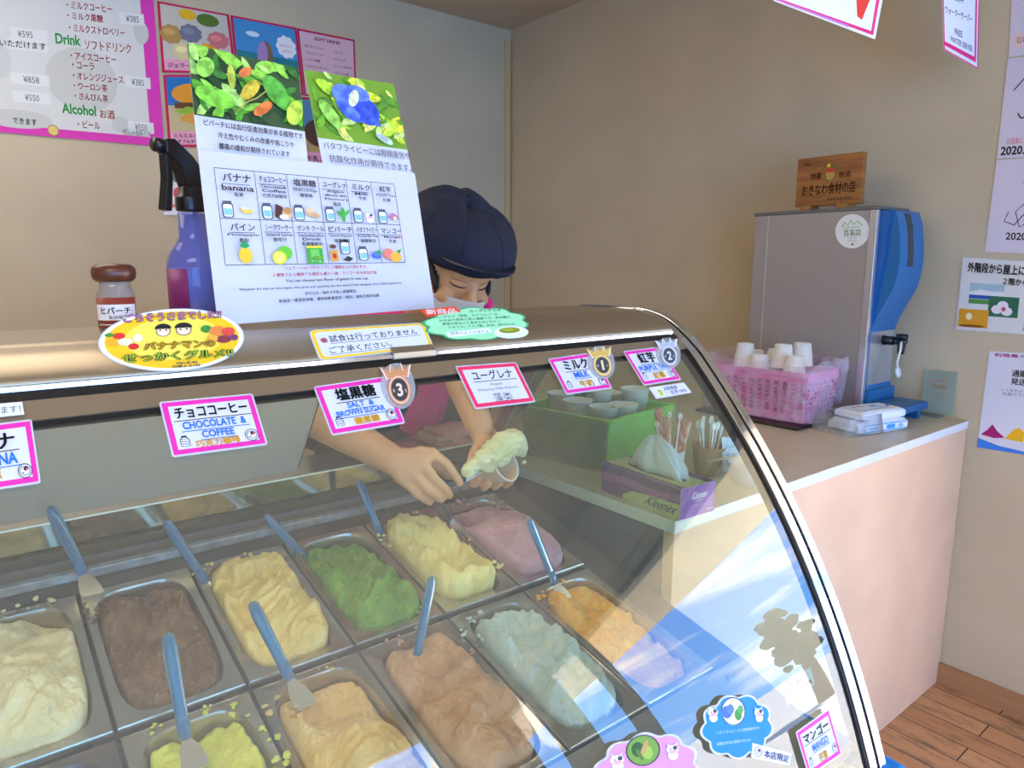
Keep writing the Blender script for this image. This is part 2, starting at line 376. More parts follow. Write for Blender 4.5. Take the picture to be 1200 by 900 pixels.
blue_pl = mat('blue_plastic', (20, 140, 235), 0.35)
darkst = mat('dark_inner_steel', (98, 92, 84), 0.35, 0.7)
paneg = clear('curved_pane_glass', (248, 251, 246), 2.1, 0.0, haze=0.034, hazecol=(236, 222, 196))  # warm haze paints the reflected beige veil into the front glass
sideg = clear('side_pane_glass', (238, 246, 240), 1.5, 0.0)
case = empty('ice_cream_display_case', 'curved-glass gelato display case with champagne steel top, holding two rows of pans', 'display case', (0.05, 0.9, 0.1), world=True)
# canopy
top = [(.803, 1.281), (.806, 1.292), (.837, 1.308), (.870, 1.315), (.905, 1.319), (1.065, 1.318)]
tp = [tuple(p) [:2] for p in smoothpts([(y, z, 0) for y, z in top], 5)]
MB().prism(tp + [(1.065, 1.296), (.905, 1.297), (.84, 1.288), (.812, 1.277)], 0, XLEFT, XG+.002, 0, True).build('canopy', champ, case)
MB().prism([(.7985, 1.2790), (.7985, 1.2855), (.8035, 1.2865), (.8035, 1.2790)], 0, XLEFT, XG, 0).build('chrome_lip', chrome, case)
def strip(z0, z1, o0, o1, n=1):                # band following the glass from z0 down to z1
    zs = [z0+(z1-z0)*i/n for i in range(n+1)]
    a = [(gy(z)+gn(z).y*o1, z+gn(z).z*o1) for z in zs]; b = [(gy(z)+gn(z).y*o0, z+gn(z).z*o0) for z in zs]
    return a + b[::-1]
MB().prism(strip(1.2785, 1.2715, -.004, .002), 0, XLEFT, XG).build('gasket', rubber, case)
MB().prism(strip(1.2715, 1.2555, -.006, .003, 2), 0, XLEFT, XG).build('glass_holder', champ, case)
MB().prism(strip(1.2555, 1.2515, -.006, .001), 0, XLEFT, XG).build('gasket', rubber, case)
zs = [1.262-(1.262-.60)*i/40 for i in range(41)]
o_ = [(gy(z), z) for z in zs]; i_ = [(gy(z)-gn(z).y*.006, z-gn(z).z*.006) for z in zs]
MB().prism(o_ + i_[::-1], 0, XLEFT, XG, 0, True).build('front_glass', paneg, case)['label'] = 'large curved front glass'
# right-hand trim: two chrome rails with a dark groove, from the canopy down to the base
prof = [(1.065, 1.318), (.985, 1.3195), (.905, 1.3195), (.865, 1.3135), (.836, 1.305), (.808, 1.290)] + [(gy(z)+gn(z).y*.006, z+gn(z).z*.006) for z in np.linspace(1.25, .612, 24)]
prof = [tuple(p)[:2] for p in smoothpts([(y, z, 0) for y, z in prof], 2)]
def rail(x0, x1, t0, t1):
    outer = []; inner = []
    for i, (y, z) in enumerate(prof):
        a = Vector(prof[max(0, i-1)]); b = Vector(prof[min(len(prof)-1, i+1)]); d = (b-a).normalized(); n = Vector((d.y, -d.x))
        if n.y < 0 and n.x > 0: n = -n
        outer.append((y+n.x*t1, z+n.y*t1)); inner.append((y+n.x*t0, z+n.y*t0))
    m = MB(); k = len(prof)
    vs = [(x, p[0], p[1]) for x in (x0, x1) for p in outer+inner[::-1]]
    n2 = 2*k; fs = [(i, (i+1) % n2, (i+1) % n2+n2, i+n2) for i in range(n2)]
    fs += [(i, n2-1-i, n2-2-i, i+1) for i in range(k-1)] + [(n2+i+1, n2+n2-2-i, n2+n2-1-i, n2+i) for i in range(k-1)]
    m.add(vs, fs, 0, False); return m
# side of the sign of n: outward is up / towards the front
rail(XG+.001, XG+.0195, -.022, .0).build('trim_rail', chrome, case, bevel=.0012)
rail(XG+.0195, XG+.024, -.022, -.004).build('trim_groove', rubber, case)
rail(XG+.024, XR, -.022, .002).build('trim_rail', chrome, case, bevel=.0012)
rail(XG-.0035, XG+.001, -.022, -.003).build('gasket', rubber, case)
# right side pane behind the trim
side = [(gy(z)+.02, z) for z in np.linspace(1.27, .62, 20)] + [(1.30, .62), (1.31, 1.0), (1.085, 1.297), (.86, 1.297)]
MB().prism(side, 0, XG+.004, XG+.010).build('side_glass', sideg, case)
MB().prism([(1.31, .63), (1.345, .63), (1.345, 1.0), (1.105, 1.30), (1.075, 1.30), (1.31, .995)], 0, XG, XR-.004).build('rear_post', steel, case)
# body
b = MB(); b.prism([(.375, .10), (.375, .60), (.42, .625), (1.30, .625), (1.30, .10)], 0, XLEFT, XR-.004); b.build('body', white_pl, case, bevel=.004)
b = MB(); b.box(XR-.004, .372, .10, 1.066, .79, .652); b.build('bumper', blue_pl, case, bevel=.008)
MB().box(XG+.003, .368, .545, XR+.006, .388, .632).build('corner_cap', white_pl, case, bevel=.002)
# inside
TILT = math.radians(12.6)
Y0P, Z0P, PW, PL_ = .931, .819, .164, .312    # joint between the two rows of pans
def pz(y): return Z0P + (y-Y0P)*math.tan(TILT)
X0P = .1028
b = MB(); b.box(XLEFT+.01, .46, .63, XG-.01, 1.29, .64); b.box(XLEFT+.01, 1.283, .64, XG-.01, 1.293, .885); b.build('light_stop_liner', darkst, case)  # unseen liner under the pans, added to stop light leaks
def slope(y0, y1, dz, th): return [(y0, pz(y0)+dz), (y1, pz(y1)+dz), (y1, pz(y1)+dz-th), (y0, pz(y0)+dz-th)]
b = MB(); b.prism(slope(.60, 1.24, -.010, .012), 0, X0P+5*PW+.002, XG-.002); b.prism(slope(1.240, 1.284, -.006, .010), 0, XLEFT+.01, XG-.002); b.prism(slope(Y0P-.003, Y0P+.003, -.012, .03), 0, XLEFT+.01, XG-.002); b.build('pan_frame', darkst, case)
b = MB(); b.prism([(.430, .668), (.622, .742), (.622, .734), (.436, .655)], 0, XLEFT+.01, XG-.004); b.build('front_deck', steel, case)
b = MB(); b.box(XLEFT+.01, 1.250, .900, XG-.01, 1.268, .917); b.build('rear_rail', mat('worn_aluminium', (150, 150, 150), .35, .8, var=.2, vscale=60), case, bevel=.003)
mirror = mat('polished_splashback', (176, 172, 150), 0.08, 0.9, var=.06, vscale=9)
b = MB(); b.prism([(1.302, .915), (1.290, .950), (1.294, .950), (1.306, .915)], 0, XLEFT+.01, XG-.01); b.prism([(1.290, .9515), (1.286, .992), (1.290, .992), (1.294, .9515)], 0, XLEFT+.01, XG-.01); b.build('splashback', mirror, case)
MB().box(XLEFT+.01, 1.2845, .992, XG-.01, 1.2915, .995).build('splashback_edge', mat('bright_edge', (235, 240, 220), .2, .3), case)
# rear work ledge and sliding rear door
MB().box(XLEFT, 1.306, .975, XG, 1.45, .985).build('rear_ledge', steel, case, bevel=.002)
MB().box(XLEFT, 1.30, .10, XG, 1.42, .975).build('rear_body', mat('grey_panel', (120, 116, 110), .5, .2), case)
MB().prism([(1.300, 1.0), (1.072, 1.294), (1.078, 1.298), (1.306, 1.004)], 0, XLEFT, .490).build('rear_door', mat('grey_acrylic', (176, 168, 152), 0.35, 0.0), case)
MB().prism([(1.308, 1.004), (1.080, 1.298), (1.088, 1.302), (1.316, 1.008)], 0, .464, .498).build('rear_door_edge', darkst, case)

# added fill light under the canopy with a made-up housing, brightening the gelato
MB().box(-.85, .845, 1.2865, .95, .875, 1.2955).build('fill_strip_housing', white_pl, case)
case_fill_light = area('case_fill_light', (.05, .86, 1.285), (math.radians(18), 0, 0), 1.7, .03, 3.6, (1.0, .96, .88))
case_fill_light.parent = case; case_fill_light.matrix_parent_inverse = WORLD[case.name].inverted()
# ================================================================== pans, gelato, spatulas
pan_m = mat('pan_steel', (186, 178, 168), 0.24, 0.92, var=.06, vscale=30)
def opening(n=48, e=5.0, sx=.068, sy=.143):
    out = []
    for i in range(n):
        w = 2*math.pi*i/n; c, s_ = math.cos(w), math.sin(w)
        out.append((math.copysign(abs(c)**(2/e), c)*sx, math.copysign(abs(s_)**(2/e), s_)*sy))
    return out
def make_pan(name, label, M, group, w=PW-.004, l=PL_-.006, mm=pan_m, depth=.100):
    b = MB(); sx, sy = w/2-.012, l/2-.013; n = 64; ins = opening(n, 4.5, sx, sy)
    def rect(p, hx, hy):
        k = max(abs(p[0])/hx, abs(p[1])/hy); return (p[0]/k, p[1]/k)
    def sq(i, hx, hy):
        w_ = 2*math.pi*i/n; return rect((math.cos(w_)*hx, math.sin(w_)*hy), hx, hy)
    rings = [[(p[0]*.96, p[1]*.98, -depth-.003) for p in ins], [(p[0]*1.02, p[1]*1.012, -.010) for p in ins], [(*sq(i, w/2-.0015, l/2-.0015), -.010) for i in range(n)], [(*sq(i, w/2, l/2), -.009) for i in range(n)], [(*sq(i, w/2, l/2), -.001) for i in range(n)], [(*sq(i, w/2-.0015, l/2-.0015), .0008) for i in range(n)],
             [(*sq(i, w/2-.004, l/2-.004), .0) for i in range(n)], [(p[0], p[1], -.0005) for p in ins], [(p[0]*.965, p[1]*.98, -.006) for p in ins], [(p[0]*.93, p[1]*.965, -depth) for p in ins]]
    vs = [v for r in rings for v in r]
    fs = [(r*n+i, r*n+(i+1) % n, (r+1)*n+(i+1) % n, (r+1)*n+i) for r in range(len(rings)-1) for i in range(n)]
    b.add(vs, fs, 0, True); b.f.append(tuple(range(n-1, -1, -1))); b.m.append(0); b.s.append(False); o = len(rings)*n-n; b.f.append(tuple(o+i for i in range(n))); b.m.append(0); b.s.append(False)
    ob = b.build(name, mm, mtx=M)
    sd = ob.modifiers.new('edges', 'EDGE_SPLIT'); sd.split_angle = math.radians(50)
    return tag(ob, label, 'pan', group)
def pan_matrix(col, row):                      # centre of the pan in the tilted plane
    x = X0P + PW*(col-.5); d = PL_/2 if row == 0 else -PL_/2-.004
    y = Y0P + d*math.cos(TILT); z = Z0P + d*math.sin(TILT) - (0.0 if row == 0 else .004)
    return Matrix.Translation((x, y, z)) @ Matrix.Rotation(TILT, 4, 'X')
def gel_mat(name, rgb, rgb2, bump=.55, sc=230, sss=.15):
    return mat(name, rgb, 0.42, 0, rgb2=rgb2, vscale=26, bump=bump, bscale=sc, spec=.35, sss=sss)
def make_gelato(name, label, M, mm, base, feats, rough=.006, seed=0, ang=0.5, ragged=.0, w=PW-.004, l=PL_-.006, spill=(), group='tubs of gelato', flake=0.0):
    sx, sy = (w/2-.0165), (l/2-.020); nu, nv = 84, 150; e = 4.5; sx *= 1-.7*ragged; sy *= 1-.7*ragged; b = MB(); vs = []
    ca, sa = math.cos(ang), math.sin(ang); off = Vector((seed*3.1, seed*7.7, seed*1.3))
    for j in range(nv+1):
        for i in range(nu+1):
            u = -1+2*i/nu; v = -1+2*j/nv; mxx = max(abs(u), abs(v)); d = (abs(u)**e+abs(v)**e)**(1/e); k = mxx/d if d > 1e-6 else 0
            U, V = u*k, v*k; h = base
            for f in feats:
                if f[0] == 'g':                # mound or hollow
                    h += f[5]*math.exp(-((U-f[1])/f[3])**2-((V-f[2])/f[4])**2)
                elif f[0] == 's':              # slope along v / u
                    h += f[1]*V + f[2]*U
                elif f[0] == 'c':              # carved step: below a wavy line the surface drops (spade cut)
                    _, nx, ny, c0, dh, sharp = f; q = (U*nx+V*ny-c0) + .10*noise.noise(Vector((U*2.2, V*2.2, seed+.5)))
                    h += dh/(1+math.exp(-max(-50, min(50, q*sharp))))
                elif f[0] == 'w':              # long scrape grooves
                    q = U*f[1]+V*f[2]; h += f[4]*math.sin(q*f[3]+2.5*noise.noise(Vector((U*1.5, V*1.5, seed+9))))
            x, y = U*sx, V*sy; P = Vector((x*18, y*18, 0))+off
            r1 = noise.fractal(P, 1.0, 2.0, 4); q = Vector(((x*ca+y*sa)*22, (-x*sa+y*ca)*90, 0))+off; r2 = noise.noise(q); r3 = abs(noise.noise(P*3.3))
            t3 = noise.noise(P*.75+Vector((4, 2, seed))) ; t4 = noise.noise(Vector(((x*ca+y*sa)*26, (-x*sa+y*ca)*34, seed+2)))
            h += rough*(.38*r1 + .30*r2 + .55*math.tanh(7*t3) + .40*math.tanh(9*(t4-.1))) + flake*max(0, noise.noise(P*5.0)-.18)*1.6 + .0011*noise.noise(P*9) + .0008*noise.noise(Vector(((x*ca+y*sa)*60, (-x*sa+y*ca)*420, seed)))
            pm = max(0.0, min(1.0, .5+2.2*noise.noise(P*.55+Vector((1, 8, seed))))); h += pm*rough*(.55*abs(noise.noise(P*2.6))+.32*abs(noise.noise(P*5.2))+.16*noise.noise(P*10)) + (1-pm)*rough*.12*math.sin(((-x*sa+y*ca)*420)+6*noise.noise(P*.8))
            edge = max(0, mxx-.80)/.20
            h -= .010*edge**3
            x += .006*(1-edge)*noise.noise(P*.9+Vector((9, 0, 0))); y += .006*(1-edge)*noise.noise(P*.9+Vector((0, 9, 0)))
            if ragged: k2 = 1+ragged*noise.noise(Vector((U*5, V*5, seed+3)))*edge; x *= k2; y *= k2
            vs.append((x, y, h))
    fs = [(j*(nu+1)+i, j*(nu+1)+i+1, (j+1)*(nu+1)+i+1, (j+1)*(nu+1)+i) for j in range(nv) for i in range(nu)]
    ring = [i for i in range(nu+1)] + [(j*(nu+1)+nu) for j in range(1, nv+1)] + [nv*(nu+1)+i for i in range(nu-1, -1, -1)] + [j*(nu+1) for j in range(nv-1, 0, -1)]
    o = len(vs); vs += [(vs[r][0]*.985, vs[r][1]*.99, -.090) for r in ring]; n = len(ring)
    fs += [(ring[i], o+i, o+(i+1) % n, ring[(i+1) % n]) for i in range(n)] + [tuple(o+i for i in range(n-1, -1, -1))]
    b.add(vs, fs, 0, True)
    for (su, sv, sr, sh) in spill:             # crumbs and smears pushed over the rim
        rnd = random.Random(int(seed*100+su*50+sv*90))
        for _ in range(4):
            c = Vector((su*w/2+rnd.uniform(-sr, sr), sv*l/2+rnd.uniform(-sr, sr), 0)); rr = sr*rnd.uniform(.14, .36); c.z = max(rr*.76+.0015, sh); o = len(b.v)
            b.sph(c, (rr, rr*rnd.uniform(.6, 1.2), rr*.55), 9, 6)
            for i in range(o, len(b.v)): vv = Vector(b.v[i]); b.v[i] = tuple(vv+(vv-c)*.8*noise.noise(vv*260))
    ob = b.build(name, mm, mtx=M); return tag(ob, label, 'gelato', group)
PG = 'gelato pans in the case'
G_ = [ # col,row, flavour word, colours, base, feats, rough, extra
 (0, 0, 'cream-white gelato at the left end of the back row', 'milk_ice', (236, 226, 186), (222, 208, 158), .006, [('g', -.1, -.45, .8, .55, .026), ('g', -.3, .25, .5, .4, .012), ('g', .5, .75, .5, .3, -.03), ('c', .2, 1, .75, -.012, 14)], .009, dict(ang=.9, seed=1, spill=((.55, .93, .012, .004), (.2, .97, .014, .008), (-.3, .98, .012, .006)))),
 (1, 0, 'dark brown chocolate gelato in the back row', 'choc_ice', (128, 94, 66), (106, 76, 52), -.004, [('s', .004, .0), ('g', .4, .3, .4, .35, .010), ('g', -.5, -.1, .3, .6, -.006), ('c', .2, 1, .45, -.010, 10), ('g', -.55, .75, .25, .2, .012)], .010, dict(ang=1.3, seed=2, flake=.004, spill=((-.86, .72, .016, .004), (-.9, .52, .014, .003)))),
 (2, 0, 'pale yellow gelato with rough back end, between the brown and green tubs', 'cream_ice', (240, 214, 138), (224, 192, 112), .008, [('g', .15, -.25, .6, .55, .016), ('g', -.62, -.1, .25, .6, -.016), ('g', -.1, .62, .7, .25, .010), ('g', .35, .42, .25, .14, -.022), ('c', .0, 1, .38, -.006, 30)], .009, dict(ang=.4, seed=3, flake=.004, spill=((-.95, .78, .010, .003), (-.7, .9, .012, .006), (.25, .93, .01, .005)))),
 (3, 0, 'bright green algae gelato in the back row', 'green_ice', (120, 160, 50), (92, 132, 36), .002, [('g', .1, -.35, .7, .45, .020), ('c', .1, 1, .25, -.018, 16), ('g', .05, .6, .5, .25, -.012), ('g', .65, -.2, .2, .5, .006)], .011, dict(ang=.7, seed=4, flake=.005, spill=((.72, -.72, .012, .003), (.6, -.85, .01, .003), (-.9, .68, .008, .003)))),
 (4, 0, 'ivory milk gelato deeply scooped in the middle, between the green and purple tubs', 'ivory_ice', (240, 230, 158), (226, 208, 122), .016, [('g', .12, -.1, .56, .48, -.048), ('g', -.6, -.35, .22, .5, .020), ('g', .1, -.85, .7, .18, .012), ('g', -.3, .55, .4, .3, .006), ('g', .5, -.62, .3, .25, .006), ('g', .1, .75, .35, .2, -.014)], .008, dict(ang=1.0, seed=5, ragged=.05, spill=((.92, -.55, .016, .006), (.85, .0, .012, .005), (-.95, .62, .012, .004), (-.9, .4, .01, .003), (.3, .95, .012, .006)))),
 (5, 0, 'mauve purple yam gelato in the right-hand tub of the back row', 'yam_ice', (198, 156, 166), (180, 138, 150), .010, [('g', .1, -.3, .75, .6, .034), ('g', -.3, .65, .45, .28, -.03), ('c', 0, 1, .42, -.02, 14)], .004, dict(ang=.8, seed=6, spill=((-.2, .9, .014, .002), (.7, .6, .014, .006)))),
 (1, 1, 'lemon yellow gelato scraped low, in front of the brown tub', 'lime_ice', (232, 230, 100), (214, 210, 70), -.016, [('g', .25, -.20, .6, .40, .034), ('g', -.1, .6, .7, .3, -.016), ('g', -.85, .2, .12, .8, .008), ('g', .85, .5, .12, .5, .010)], .009, dict(ang=.5, seed=7, ragged=.05, flake=.004, spill=((.75, .80, .014, .004), (.9, .45, .014, .003), (.35, .93, .012, .003), (.9, .05, .016, .003), (-.5, .93, .01, .003)))),
 (2, 1, 'tan caramel gelato heaped at its front, in front of the pale yellow tub', 'tan_ice', (238, 200, 128), (222, 180, 104), .0, [('c', .25, 1, .32, -.024, 18), ('g', .2, -.1, .7, .4, .026), ('g', -.8, .25, .2, .5, .018), ('g', .15, .62, .5, .25, -.006)], .009, dict(ang=.3, seed=8, flake=.004, spill=((-.8, .72, .014, .006), (-.7, .5, .014, .01), (.3, .94, .01, .003)))),
 (3, 1, 'peach brown gelato with ridged scoops, in front of the green tub', 'peach_ice', (214, 168, 124), (192, 144, 102), .006, [('g', .0, .55, .7, .3, -.014), ('g', .3, .2, .5, .2, .016), ('g', 0, -.3, .8, .5, .018), ('w', .5, .8, 7, .004)], .008, dict(ang=.6, seed=9, ragged=.03, spill=((-.3, .93, .012, .003), (.2, .94, .012, .003), (.9, .45, .012, .004)))),
 (4, 1, 'pale blue-white gelato with flaky rims, in front of the ivory tub', 'blue_ice', (206, 218, 208), (178, 196, 186), .004, [('g', .1, .55, .6, .3, -.03), ('g', -.7, .5, .22, .35, .018), ('g', .6, .1, .3, .3, .014), ('g', 0, -.35, .8, .5, .014)], .010, dict(ang=.9, seed=10, ragged=.05, flake=.006, spill=((-.9, .72, .014, .006), (-.8, .5, .014, .006), (-.55, .85, .014, .008)))),
 (5, 1, 'orange-yellow mango gelato at the right end of the front row', 'mango_ice', (236, 178, 62), (222, 156, 44), -.018, [('g', -.75, .70, .25, .25, .03), ('g', -.3, .25, .6, .25, .016), ('g', .2, .55, .5, .2, -.01)], .009, dict(ang=.4, seed=11, flake=.004, spill=((-.85, .85, .014, .004), (-.1, .95, .012, .003), (-.7, .6, .012, .008)))),
]
PL = {(0, 0): 'under the cream-white gelato at the left end', (1, 0): 'under the dark brown gelato', (2, 0): 'under the pale yellow gelato', (3, 0): 'under the bright green gelato', (4, 0): 'under the deeply scooped ivory gelato', (5, 0): 'under the mauve gelato', (1, 1): 'under the lemon yellow gelato', (2, 1): 'under the tan caramel gelato', (3, 1): 'under the peach brown gelato', (4, 1): 'under the pale blue-white gelato', (5, 1): 'under the orange-yellow mango gelato'}
for col, row, lab, mn, c1, c2, base, feats, rough, kw in G_:
    M = pan_matrix(col, row)
    make_pan('gelato_pan', 'steel pan ' + PL[(col, row)], M, PG)
    make_gelato('gelato', lab, M, gel_mat(mn, c1, c2), base+.008, feats, rough, **kw)
# empty dark pan at the lower left
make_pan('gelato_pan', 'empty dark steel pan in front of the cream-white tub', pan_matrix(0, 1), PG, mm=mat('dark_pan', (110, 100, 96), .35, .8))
make_pan('gelato_pan', 'empty steel pan at the far left of the back row', pan_matrix(-1, 0), PG)

# spatulas: translucent blue bar handle, steel blade
def blue_clear():
    m = mat('translucent_blue', (26, 122, 164), 0.10, trans=.45, spec=.6); return m
sp_m = blue_clear(); sp_cap = mat('blue_cap', (24, 104, 150), .15, trans=.2); blade_m = mat('blade_steel', (205, 200, 190), .22, .9)
def spatula(label, A, B, C, wid=.0088, side=(1, 0, 0), group='blue-handled spatulas in the gelato', hm=None):
    A, B, C = Vector(A), Vector(B), Vector(C); t = empty('spatula', label, 'spatula', B, group); inv = Matrix.Translation(-B)
    d = (A-B); n = 9; pts = []; rad = []
    for i in range(n+1):
        k = i/n; pts.append(B+d*k-B); rad.append(wid*(.82+.22*k) if i < n else wid*.86)
    tip = d.normalized()*wid*.9; pts.append(pts[-1]+tip*.6); rad.append(wid*.55); pts.append(pts[-1]+tip*.25); rad.append(wid*.12)
    fl = (0.55, tuple(Vector(side).cross(d).normalized()))
    MB().tube(pts, rad, 14, flat=fl).build('handle', hm or sp_m, t)
    MB().tube([d.normalized()*-.004, d.normalized()*.022], [wid*.86, wid*.9], 14, flat=fl).build('collar', sp_cap if not hm else hm, t)
    e = C-B; s = Vector(side).normalized(); nn = s.cross(e).normalized()*.0008; hw = [.005, .006, .012, .015, .014]; kk = [-.02, .15, .4, .75, 1]
    vs = []
    for w_, k in zip(hw, kk): vs += [e*k+s*w_+nn, e*k-s*w_+nn, e*k-s*w_-nn, e*k+s*w_-nn]
    fs = [(4*i+j, 4*i+(j+1) % 4, 4*i+4+(j+1) % 4, 4*i+4+j) for i in range(4) for j in range(4)] + [(3, 2, 1, 0), (16, 17, 18, 19)]
    MB().add(vs, fs).build('blade', blade_m, t); return t
def sp_px(label, top, bot, yt, yb, blade=(0.008, -.026, -.030), **k):
    A = on(1, yt, *top); B = on(1, yb, *bot); return spatula(label, A, B, B+Vector(blade), **k)
sp_px('blue spatula standing at the left of the brown gelato', (60, 597), (97, 670), 1.235, 1.195)
sp_px('blue spatula at the back left corner of the pale yellow gelato', (196, 614), (240, 680), 1.235, 1.185)
sp_px('blue spatula at the back left corner of the green gelato', (313, 606), (356, 652), 1.235, 1.195)
sp_px('blue spatula at the back left corner of the ivory gelato', (422, 567), (447, 628), 1.22, 1.185)
sp_px('pale blue spatula standing in the mango gelato beside the mauve tub', (621, 611), (650, 682), .93, .900, blade=(.01, -.02, -.03))
sp_px('blue spatula slanting out of the tan caramel gelato', (297, 710), (339, 793), .925, .885, blade=(.012, -.03, -.035))
sp_px('blue spatula standing upright in the peach brown gelato', (506, 680), (487, 780), .905, .870, blade=(-.004, -.025, -.03))
sp_px('blue spatula standing in the lemon yellow gelato', (197, 748), (217, 862), .895, .855, blade=(.004, -.03, -.03))
# ================================================================== signs on the case
BLK = (22, 20, 22); BLU = (38, 120, 225); YEL = (240, 180, 20); PNK = (240, 50, 170); HPK = (246, 52, 100); WHT = (224, 224, 232); RED = (222, 40, 50)
def on_g4(*px, off=.0066): return [on_glass(x, y, off) for x, y in px]
sleeve = mat('laminate_edge', (205, 205, 210), .15)
def bottle_icon(x, y, w, h):
    return [('o', rrect(x, y+h*.30, x+w, y+h, w*.2, h*.08), .14, BLK, .6), ('r', x+w*.22, y, x+w*.78, y+h*.16, BLK), ('s', [(x+w*.28, y+h*.15), (x+w*.05, y+h*.34)], w*.10, BLK), ('s', [(x+w*.72, y+h*.15), (x+w*.95, y+h*.34)], w*.10, BLK), ('r', x+w*.1, y+h*.52, x+w*.9, y+h*.56, BLK), ('r', x+w*.1, y+h*.76, x+w*.9, y+h*.80, BLK)]
def seal(cx, cy, rx, ry):
    out = [('o', ell(cx, cy, rx, ry, 30), .10, (40, 40, 40)), ('p', ell(cx, cy, rx*.7, ry*.6), (245, 245, 245)), ('o', ell(cx, cy, rx*.72, ry*.62, 24), .12, (60, 60, 60)), ('e', cx+rx*.15, cy-ry*.25, rx*.34, ry*.30, (40, 36, 40)), ('e', cx+rx*.28, cy-ry*.15, rx*.18, ry*.2, (225, 90, 130)), ('e', cx-rx*.25, cy+ry*.25, rx*.12, ry*.10, (40, 40, 40))]
    return out
def price_card(label, q, lines, border=PNK, deco=True, group='flavour cards on the glass', inner=(.075, .11, .925, .89)):
    x0, y0, x1, y1 = inner
    el = [('r', .02, .03, .98, .97, border), ('r', x0, y0, x1, y1, WHT)]
    for ln in lines:
        s, a, b_, c_, d_, col = ln[:6]; el.append(('t', s, a, b_, c_, d_, col, ln[6] if len(ln) > 6 else .02))
        if len(ln) > 7: el.append(('r', a-.02, d_+.02, c_+.03, d_+.035, col))
    if deco: el += bottle_icon(.11, .66, .095, .19) + seal(.855, .79, .075, .11)
    return card('flavour_card', label, 'sign', q, el, rrect(0, 0, 1, 1, .03, .045), bmat=sleeve, group=group)
price_card('pink-edged card with cut-off blue and black writing at the far left of the case glass', on_g4((-84, 507), (37, 491), (48, 566), (-70, 584)),
 [('バナナ', .14, .16, .80, .42, BLK, .03, 1), ('BANANA', .25, .48, .80, .66, BLU, .03, 1), ('香蕉', .36, .70, .62, .86, YEL, .03)])
price_card('pink-edged CHOCOLATE & COFFEE card on the case glass', on_g4((186, 471), (296, 461), (314, 521), (202, 536)),
 [('チョココーヒー', .12, .15, .89, .36, BLK, .035, 1), ('CHOCOLATE  &', .17, .42, .84, .56, BLU, .03, 1), ('COFFEE', .34, .61, .68, .74, BLU, .03, 1), ('巧克力咖啡', .25, .77, .72, .90, YEL, .035)])
price_card('pink-edged SALT & BROWN SUGAR card beneath the bronze third-place badge', on_g4((367, 453), (454, 440.5), (475, 496), (389, 510.5)),
 [('塩黒糖', .22, .12, .76, .38, BLK, .045, 1), ('SALT  &', .32, .43, .68, .54, BLU, .03, 1), ('BROWN SUGAR', .15, .575, .80, .685, BLU, .03, 1), ('鹽黑糖', .34, .74, .68, .88, YEL, .04)])
price_card('red-pink edged card with thin grey English line, between third and first badges', on_g4((533, 429), (604.5, 424), (628, 471), (557, 479.5)),
 [('ユーグレナ', .18, .15, .84, .38, BLK, .02, 1), ('Algae', .40, .46, .60, .53, (80, 80, 84), .0), ('(Matcha Milk Flavor)', .17, .57, .83, .65, (80, 80, 84), .0), ('藻类', .36, .70, .66, .90, (70, 70, 74), .0)], border=HPK, deco=False)
price_card('pink-edged MILK card beneath the gold first-place badge', on_g4((642, 420.5), (696, 412.5), (717.5, 455), (664, 462.5)),
 [('ミルク', .22, .12, .74, .40, BLK, .04, 1), ('MILK', .34, .46, .66, .62, BLU, .03, 1), ('牛奶', .36, .70, .66, .88, YEL, .04)])
price_card('pink-edged PURPLE YAM card beneath the silver second-place badge', on_g4((730, 411.5), (774, 406), (798.5, 445), (754.7, 452)),
 [('紅芋', .24, .12, .68, .42, BLK, .04, 1), ('PURPLE YAM', .12, .48, .88, .63, BLU, .03, 1), ('紅薯', .36, .70, .66, .88, YEL, .04)])
card('flavour_card', 'tiny white laminated card directly below the PURPLE YAM card', 'sign', on_g4((760, 454), (801.5, 448), (811, 460), (769, 467.5)),
 [('r', .03, .06, .97, .94, WHT), ('p', [(.14, .35), (.24, .3), (.27, .55), (.22, .85), (.15, .8), (.18, .55)], (190, 205, 60)), ('t', '石垣島産', .34, .14, .72, .46, (50, 60, 130), .02), ('t', '紅芋100%', .46, .54, .90, .86, (50, 60, 130), .02)], rrect(0, 0, 1, 1, .03, .08), bmat=sleeve, group='flavour cards on the glass')
price_card('pink-edged MANGO card low on the case glass, near the lower right trim', on_g4((932.5, 858), (971, 830.5), (986.5, 884), (948, 910)),
 [('マンゴー', .12, .14, .86, .36, BLK, .03, 1), ('MANGO', .28, .44, .74, .60, BLU, .02, 1), ('芒果', .38, .70, .62, .90, YEL, .04)])
card('notice_card', 'white 本店限定 card beside the MANGO card', 'sign', on_g4((881.5, 870.5), (928.5, 883), (926, 897.5), (880, 888)),
 [('o', RECT, .03, (180, 180, 186)), *seal(.16, .5, .10, .34), ('t', '本店限定', .30, .22, .94, .80, (30, 50, 120), .02)], group='cards low on the glass')
card('notice_card', 'white paper slip with cut-off writing ending in す at the left edge of the case', 'sign', [on_glass(x, y, .009) for x, y in ((-60, 477), (26, 471), (28.5, 485.5), (-58, 494))],
 [('t', '入ってます！', .30, .25, .96, .80, (60, 60, 64), .0)])
